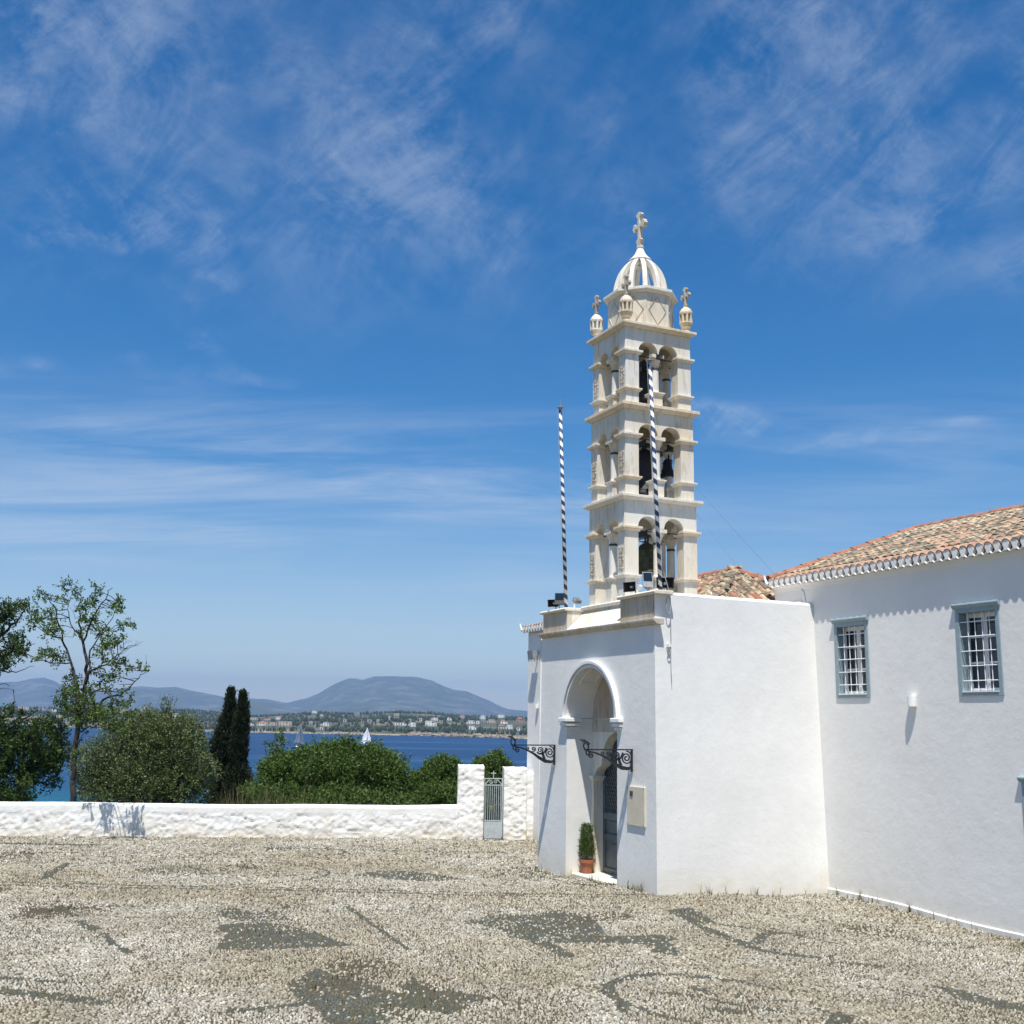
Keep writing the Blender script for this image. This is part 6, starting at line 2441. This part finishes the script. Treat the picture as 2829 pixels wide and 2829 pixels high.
def house(px, py, wpx, hpx, wall, roof, label, style):
    """wpx,hpx: apparent size in photo pixels; py is the foot of the house"""
    X, Y, Z = far_hit(px, py)
    s = Y / (FPX * 2829)
    W, H = max(wpx * s, 3.5), max(hpx * s, 2.6)
    Dp = min(W * .75, 11)
    yaw = random.uniform(-.25, .25)
    Zf = Z - .3
    o = thing('house', label, 'house', (X, Y, Zf), rz=yaw, group='houses on the far shore')
    BASE[o.name] = (0, 0, 0)
    H += .3
    mb = MB()
    if style == 'step':
        mb.box(-W / 2, W / 2, 0, Dp, -2, H * .58).box(-W * .5 + W * .28, W * .46, .06 * Dp, Dp * .96, H * .581, H)
    elif style == 'L':
        mb.box(-W / 2, W * .18, 0, Dp, -2, H).box(W * .181, W / 2, Dp * .15, Dp, -2, H * .62)
    else:
        mb.box(-W / 2, W / 2, 0, Dp, -2, H)
    wl_o = mb.build('wall', wall, o)
    if roof == 'h_roof':
        e = .4
        x1 = W * .18 if style == 'L' else W / 2
        mb = MB().add([(-W / 2 - e, -e, H), (x1 + e, -e, H), (x1 + e, Dp + e, H), (-W / 2 - e, Dp + e, H), (-W / 2 + W * .2, Dp / 2, H + min(W * .16, 2.0)), (x1 - W * .2, Dp / 2, H + min(W * .16, 2.0))],
                      [(0, 1, 5, 4), (1, 2, 5), (2, 3, 4, 5), (3, 0, 4), (3, 2, 1, 0)])
        mb.build('roof', roof, o)
    else:
        mb = MB()
        if style == 'step':
            mb.box(-W / 2 - .15, W / 2 + .15, -.15, .03 * Dp, H * .58 + .004, H * .58 + .35)
            mb.box(-W * .22 - .15, W * .46 + .15, .06 * Dp - .15, Dp * .96, H + .004, H + .3)
        elif style == 'L':
            mb.box(-W / 2 - .15, W * .18 + .1, -.15, Dp, H + .004, H + .35).box(W * .19, W / 2 + .15, Dp * .15 - .15, Dp, H * .62 + .004, H * .62 + .3)
        else:
            mb.box(-W / 2 - .15, W / 2 + .15, -.15, Dp, H + .004, H + .35)
        mb.build('roof', roof, o)
    fl = 2 if H > 4.6 else 1
    nw_ = max(1, min(4, int(W / 3.6)))
    for k in range(fl):
        for i in range(nw_):
            x = -W / 2 + W * (i + .5) / nw_
            zc = H * (k + .5) / fl if fl == 2 else H * .5
            y0 = 0.0
            if style == 'step' and k == 1:
                y0 = .06 * Dp
                if not (-W * .22 + .6 < x < W * .46 - .6):
                    continue
            if style == 'L' and x > W * .18 - .6:
                y0 = Dp * .15
                if k == 1:
                    continue
                if x < W * .181 + .6:
                    continue
            big = (i + k) % 3 == 0
            ww, hh = (1.6, 2.0) if big else (1.0, 1.3)
            ww = min(ww, W / nw_ * .55)
            hh = min(hh, H / fl * .6)
            MB().box(x - ww / 2, x + ww / 2, y0 - .08, y0 - .01, zc - hh / 2, zc + hh / 2).build('window', 'h_win', o)
    return o


HW = [
    (z5h, 440, 210, 80, 30, 'h_cream', 'h_flat', 'box', 'beige house high left above the long cream building right of the cypresses'),
    (z5h, 400, 275, 70, 26, 'h_white', 'h_flat', 'L', 'low white house closest to the right cypress on the far shore'),
    (z5h, 530, 278, 130, 34, 'h_white', 'h_roof', 'L', 'pinkish white villa joined to the left of the long cream building'),
    (z5h, 650, 278, 115, 42, 'h_cream', 'h_flat', 'step', 'left part of the long cream building across the strait'),
    (z5h, 805, 282, 150, 54, 'h_cream', 'h_flat', 'box', 'large long cream building across the water, biggest right of the cypresses'),
    (z5h, 720, 210, 52, 40, 'h_white', 'h_roof', 'box', 'tall white house standing above the long cream building'),
    (z5h, 585, 228, 85, 20, 'h_grey', 'h_roof', 'box', 'red roofed house just above the long cream building'),
    (z5h, 1155, 122, 58, 26, 'h_white', 'h_flat', 'box', 'isolated white house at the hilltop left of the white sailboat'),
    (z5h, 1240, 163, 26, 20, 'h_white', 'h_flat', 'box', 'small white cube house below the isolated hilltop house'),
    (z5h, 1095, 224, 32, 26, 'h_grey', 'h_flat', 'box', 'small grey house in the trees above the grey sail'),
    (z5h, 1112, 250, 26, 16, 'h_white', 'h_flat', 'box', 'tiny white hut under the small grey house'),
    (z5h, 1275, 284, 100, 44, 'h_white', 'h_flat', 'step', 'stepped white villa midway between the grey sail and the white sail'),
    (z5h, 1235, 322, 34, 22, 'h_white', 'h_flat', 'box', 'small white house nearest the water left of the white sailboat'),
    (z5h, 1178, 296, 55, 24, 'h_grey', 'h_flat', 'box', 'grey low house left of the stepped white villa'),
    (z5h, 1512, 230, 46, 24, 'h_cream', 'h_roof', 'box', 'tan house with tiled roof up the slope left of the white sail'),
    (z5h, 1665, 142, 48, 20, 'h_grey', 'h_flat', 'box', 'grey house near the ridge above the white sailboat'),
    (z5h, 1720, 234, 40, 24, 'h_cream', 'h_roof', 'L', 'small tan house straight above the tip of the white sail'),
    (z5h, 1805, 228, 58, 20, 'h_grey', 'h_flat', 'box', 'long grey house just right of the tip of the white sail'),
    (z6h, 410, 158, 60, 24, 'h_cream', 'h_flat', 'box', 'tan house on bare ground near the ridge right of the white sail'),
    (z6h, 330, 203, 30, 34, 'h_white', 'h_flat', 'box', 'narrow bright white house on the slope right of the white sail'),
    (z6h, 190, 226, 28, 14, 'h_white', 'h_flat', 'box', 'little bright white house nearest the white sail on its right'),
    (z6h, 412, 276, 42, 34, 'h_white', 'h_flat', 'box', 'white house at the left end of the low white row'),
    (z6h, 488, 276, 76, 32, 'h_white', 'h_flat', 'L', 'wide white house in the middle of the low white row'),
    (z6h, 566, 232, 34, 34, 'h_cream', 'h_flat', 'box', 'beige tower house behind the low white row'),
    (z6h, 592, 290, 86, 52, 'h_white', 'h_flat', 'step', 'tall stepped white house at the right end of the low white row'),
    (z6h, 695, 222, 36, 34, 'h_cream', 'h_flat', 'box', 'beige cube house alone between the white row and the big villa'),
    (z6h, 862, 218, 74, 36, 'h_white', 'h_flat', 'step', 'white house directly behind the big white villa'),
    (z6h, 818, 284, 128, 64, 'h_white', 'h_flat', 'L', 'biggest white villa on the far shore under the mountain slope'),
    (z6h, 940, 246, 40, 28, 'h_grey', 'h_flat', 'box', 'grey house just right of the biggest white villa'),
    (z6h, 1036, 214, 52, 30, 'h_white', 'h_flat', 'L', 'pale house alone right of the biggest white villa'),
    (z6h, 1190, 190, 52, 32, 'h_cream', 'h_roof', 'box', 'beige tiled house high on the slope in the right half'),
    (z6h, 1290, 258, 90, 44, 'h_white', 'h_flat', 'step', 'wide stepped white house at mid slope in the right group'),
    (z6h, 1432, 202, 64, 48, 'h_white', 'h_flat', 'step', 'tall white house high in the right group'),
    (z6h, 1372, 256, 40, 34, 'h_white', 'h_flat', 'box', 'small white house squeezed beside the wide stepped white house'),
    (z6h, 1312, 326, 82, 46, 'h_white', 'h_flat', 'L', 'lowest white house in the right group near the rocks'),
    (z6h, 1440, 244, 56, 28, 'h_grey', 'h_flat', 'box', 'greyish house between the tall white and the beige long house'),
    (z6h, 1532, 248, 100, 46, 'h_cream', 'h_flat', 'step', 'long beige house in the right group'),
    (z6h, 1650, 182, 72, 34, 'h_white', 'h_flat', 'box', 'topmost white house in the right group near the ridge'),
    (z6h, 1686, 258, 80, 38, 'h_white', 'h_roof', 'L', 'red roofed white house under the topmost white house'),
    (z6h, 1650, 320, 70, 42, 'h_cream', 'h_roof', 'box', 'cream tiled house low in the right group'),
    (z6h, 1746, 318, 78, 52, 'h_white', 'h_flat', 'step', 'stepped white house low near the church corner'),
    (z6h, 1850, 336, 50, 36, 'h_white', 'h_roof', 'box', 'white house furthest right and lowest beside the church'),
    (z6h, 1880, 250, 96, 56, 'h_brick', 'h_roof', 'L', 'terracotta house partly hidden behind the church corner'),
    (zlh, 330, 612, 60, 32, 'h_white', 'h_roof', 'L', 'white waterside house behind the dark branches at far left'),
    (zlh, 30, 508, 50, 24, 'h_cream', 'h_flat', 'box', 'beige house at the left edge of the far shore'),
    (zlh, 250, 462, 110, 26, 'h_cream', 'h_flat', 'box', 'long beige house between the left tree and the thin tree'),
    (zlh, 580, 485, 46, 22, 'h_white', 'h_flat', 'box', 'white house peeping left of the thin tree crown'),
    (zlh, 630, 552, 60, 26, 'h_cream', 'h_flat', 'box', 'beige house beside the thin tree trunk across the water'),
    (zlh, 1310, 496, 120, 36, 'h_brick', 'h_flat', 'box', 'brownish building above the olive tree crown on the far hill'),
    (zlh, 1430, 466, 46, 26, 'h_white', 'h_flat', 'box', 'bright white house on the hill right of the brownish building'),
    (zlh, 1530, 478, 52, 50, 'h_white', 'h_flat', 'step', 'white tower like house on the hill above the olive tree'),
    (zlh, 1580, 530, 90, 56, 'h_cream', 'h_flat', 'box', 'big beige house on the hill above the olive tree'),
    (zlh, 1510, 548, 52, 30, 'h_white', 'h_flat', 'L', 'low white house in front of the big beige house'),
    (zlh, 1880, 552, 80, 48, 'h_white', 'h_flat', 'L', 'white house above the right end of the olive crown'),
]
HPX = []
for fn_, x, y, w_, h_, wl2, rf, stl_, lab in HW:
    k = 3.864 if fn_ is zlh else 4.293
    px_, py_ = fn_(x, y)
    house(px_, py_, w_ / k, h_ / k * .92, wl2, rf, lab, stl_)
    HPX.append((px_, py_, w_ / k, h_ / k))

# shore rocks: individual boulders of the low cliff, joined because each is only a few pixels
mb = MB()
rk = random.Random(3)
for _ in range(420):
    x = rk.choice([rk.uniform(1000, 1450), rk.uniform(1145, 1400), rk.uniform(700, 1000), rk.uniform(-50, 700)])
    d = ray(x, 2030)
    Yc = np.interp(d[0], CT, CY)
    Y = Yc + rk.uniform(-2, 10)
    big = 1.0 if 1140 < x < 1400 else .5
    c = np.array([d[0] * Y, Y, SEA + rk.uniform(-.3, 1.5) * big])
    n = 7
    sx_, sy_, sz_ = rk.uniform(2, 7) * big, rk.uniform(2, 4), rk.uniform(1.0, 3.6) * big
    vs = []
    for lv, (zz_, sc) in enumerate(((-.8, 1.0), (.25, .92), (.8, .6))):
        for q in range(n):
            t = 2 * math.pi * q / n + lv * .3
            j = rk.uniform(.7, 1.15)
            vs.append((c[0] + sx_ * sc * j * math.cos(t), c[1] + sy_ * sc * j * math.sin(t), c[2] + sz_ * zz_ * rk.uniform(.85, 1.15)))
    fs = [(lv * n + q, lv * n + (q + 1) % n, lv * n + n + (q + 1) % n, lv * n + n + q) for lv in (0, 1) for q in range(n)] + [tuple(2 * n + q for q in range(n))]
    mb.add(vs, fs)
M['shore_rock'] = simple('shore rock', (.33, .27, .20), (.22, .18, .13), .3, .95)
tag(mb.build('shore_rocks', 'shore_rock'), 'broken tan rocks along the far waterline', 'rocks', kind='stuff')


def far_wood():
    N = 17000
    t = rng.uniform(-.60, .34, N)
    yc = np.interp(t, CT, CY)
    q = rng.random(N) ** 1.0
    Y = yc + 4 + q * (YR + 150 - yc)
    z = far_h(t, Y)
    X = t * Y
    # open ground
    op = fbm(X / 110 + 7, Y / 150, 4, 41)
    keep = (op < .56) | (rng.random(N) < .25)
    # keep house fronts visible
    d = np.stack([X, Y, z + 3 - EYE], -1)
    dep = d @ _fw
    ppx = (.5 + (d @ _RR) / dep * FPX) * 2829
    ppy = (.5 - (d @ _UU) / dep * FPX) * 2829
    for hx, hy, hw, hh in HPX:
        keep &= ~((np.abs(ppx - hx) < hw * .60) & (ppy > hy - hh * 1.1) & (ppy < hy + 5.5))
    X, Y, z = X[keep], Y[keep], z[keep]
    n = len(X)
    hgt_ = rng.uniform(3.0, 6.8, n)
    wid = hgt_ * rng.uniform(.45, .85, n)
    conic = rng.random(n) < .12
    wid[conic] *= .4
    hgt_[conic] *= 1.4
    nr = 5
    lv = [(-.05, .6), (.35, 1.0), (.85, .45)]
    th = np.arange(nr) * 2 * math.pi / nr
    rings = []
    for k, (zz_, sc) in enumerate(lv):
        j = rng.uniform(.7, 1.2, (n, nr))
        r = wid[:, None] * .5 * sc * j
        rings.append(np.stack([X[:, None] + r * np.cos(th + k * .5), Y[:, None] + r * np.sin(th + k * .5), (z + hgt_ * zz_)[:, None] + rng.normal(0, .25, (n, nr))], -1))
    V = np.concatenate(rings, 1)
    f = []
    for k in range(2):
        for q_ in range(nr):
            q2 = (q_ + 1) % nr
            f += [k * nr + q_, k * nr + q2, k * nr + nr + q2, k * nr + q_, k * nr + nr + q2, k * nr + nr + q_]
    for q_ in range(1, nr - 1):
        f += [2 * nr, 2 * nr + q_, 2 * nr + q_ + 1]
    F = (np.arange(n)[:, None] * V.shape[1] + np.array(f)).ravel()
    M['far_leaf'] = leaf_mat('far woodland', (.022, .034, .016), (.035, .05, .022), (.06, .072, .034), .05, .9)
    me = np_mesh('far_wood', V.reshape(-1, 3), F, 3, 'far_leaf')
    tag(obj_from(me, 'far_wood', None), 'dark green pine and olive woodland covering the far shore', 'woodland', kind='stuff')


far_wood()
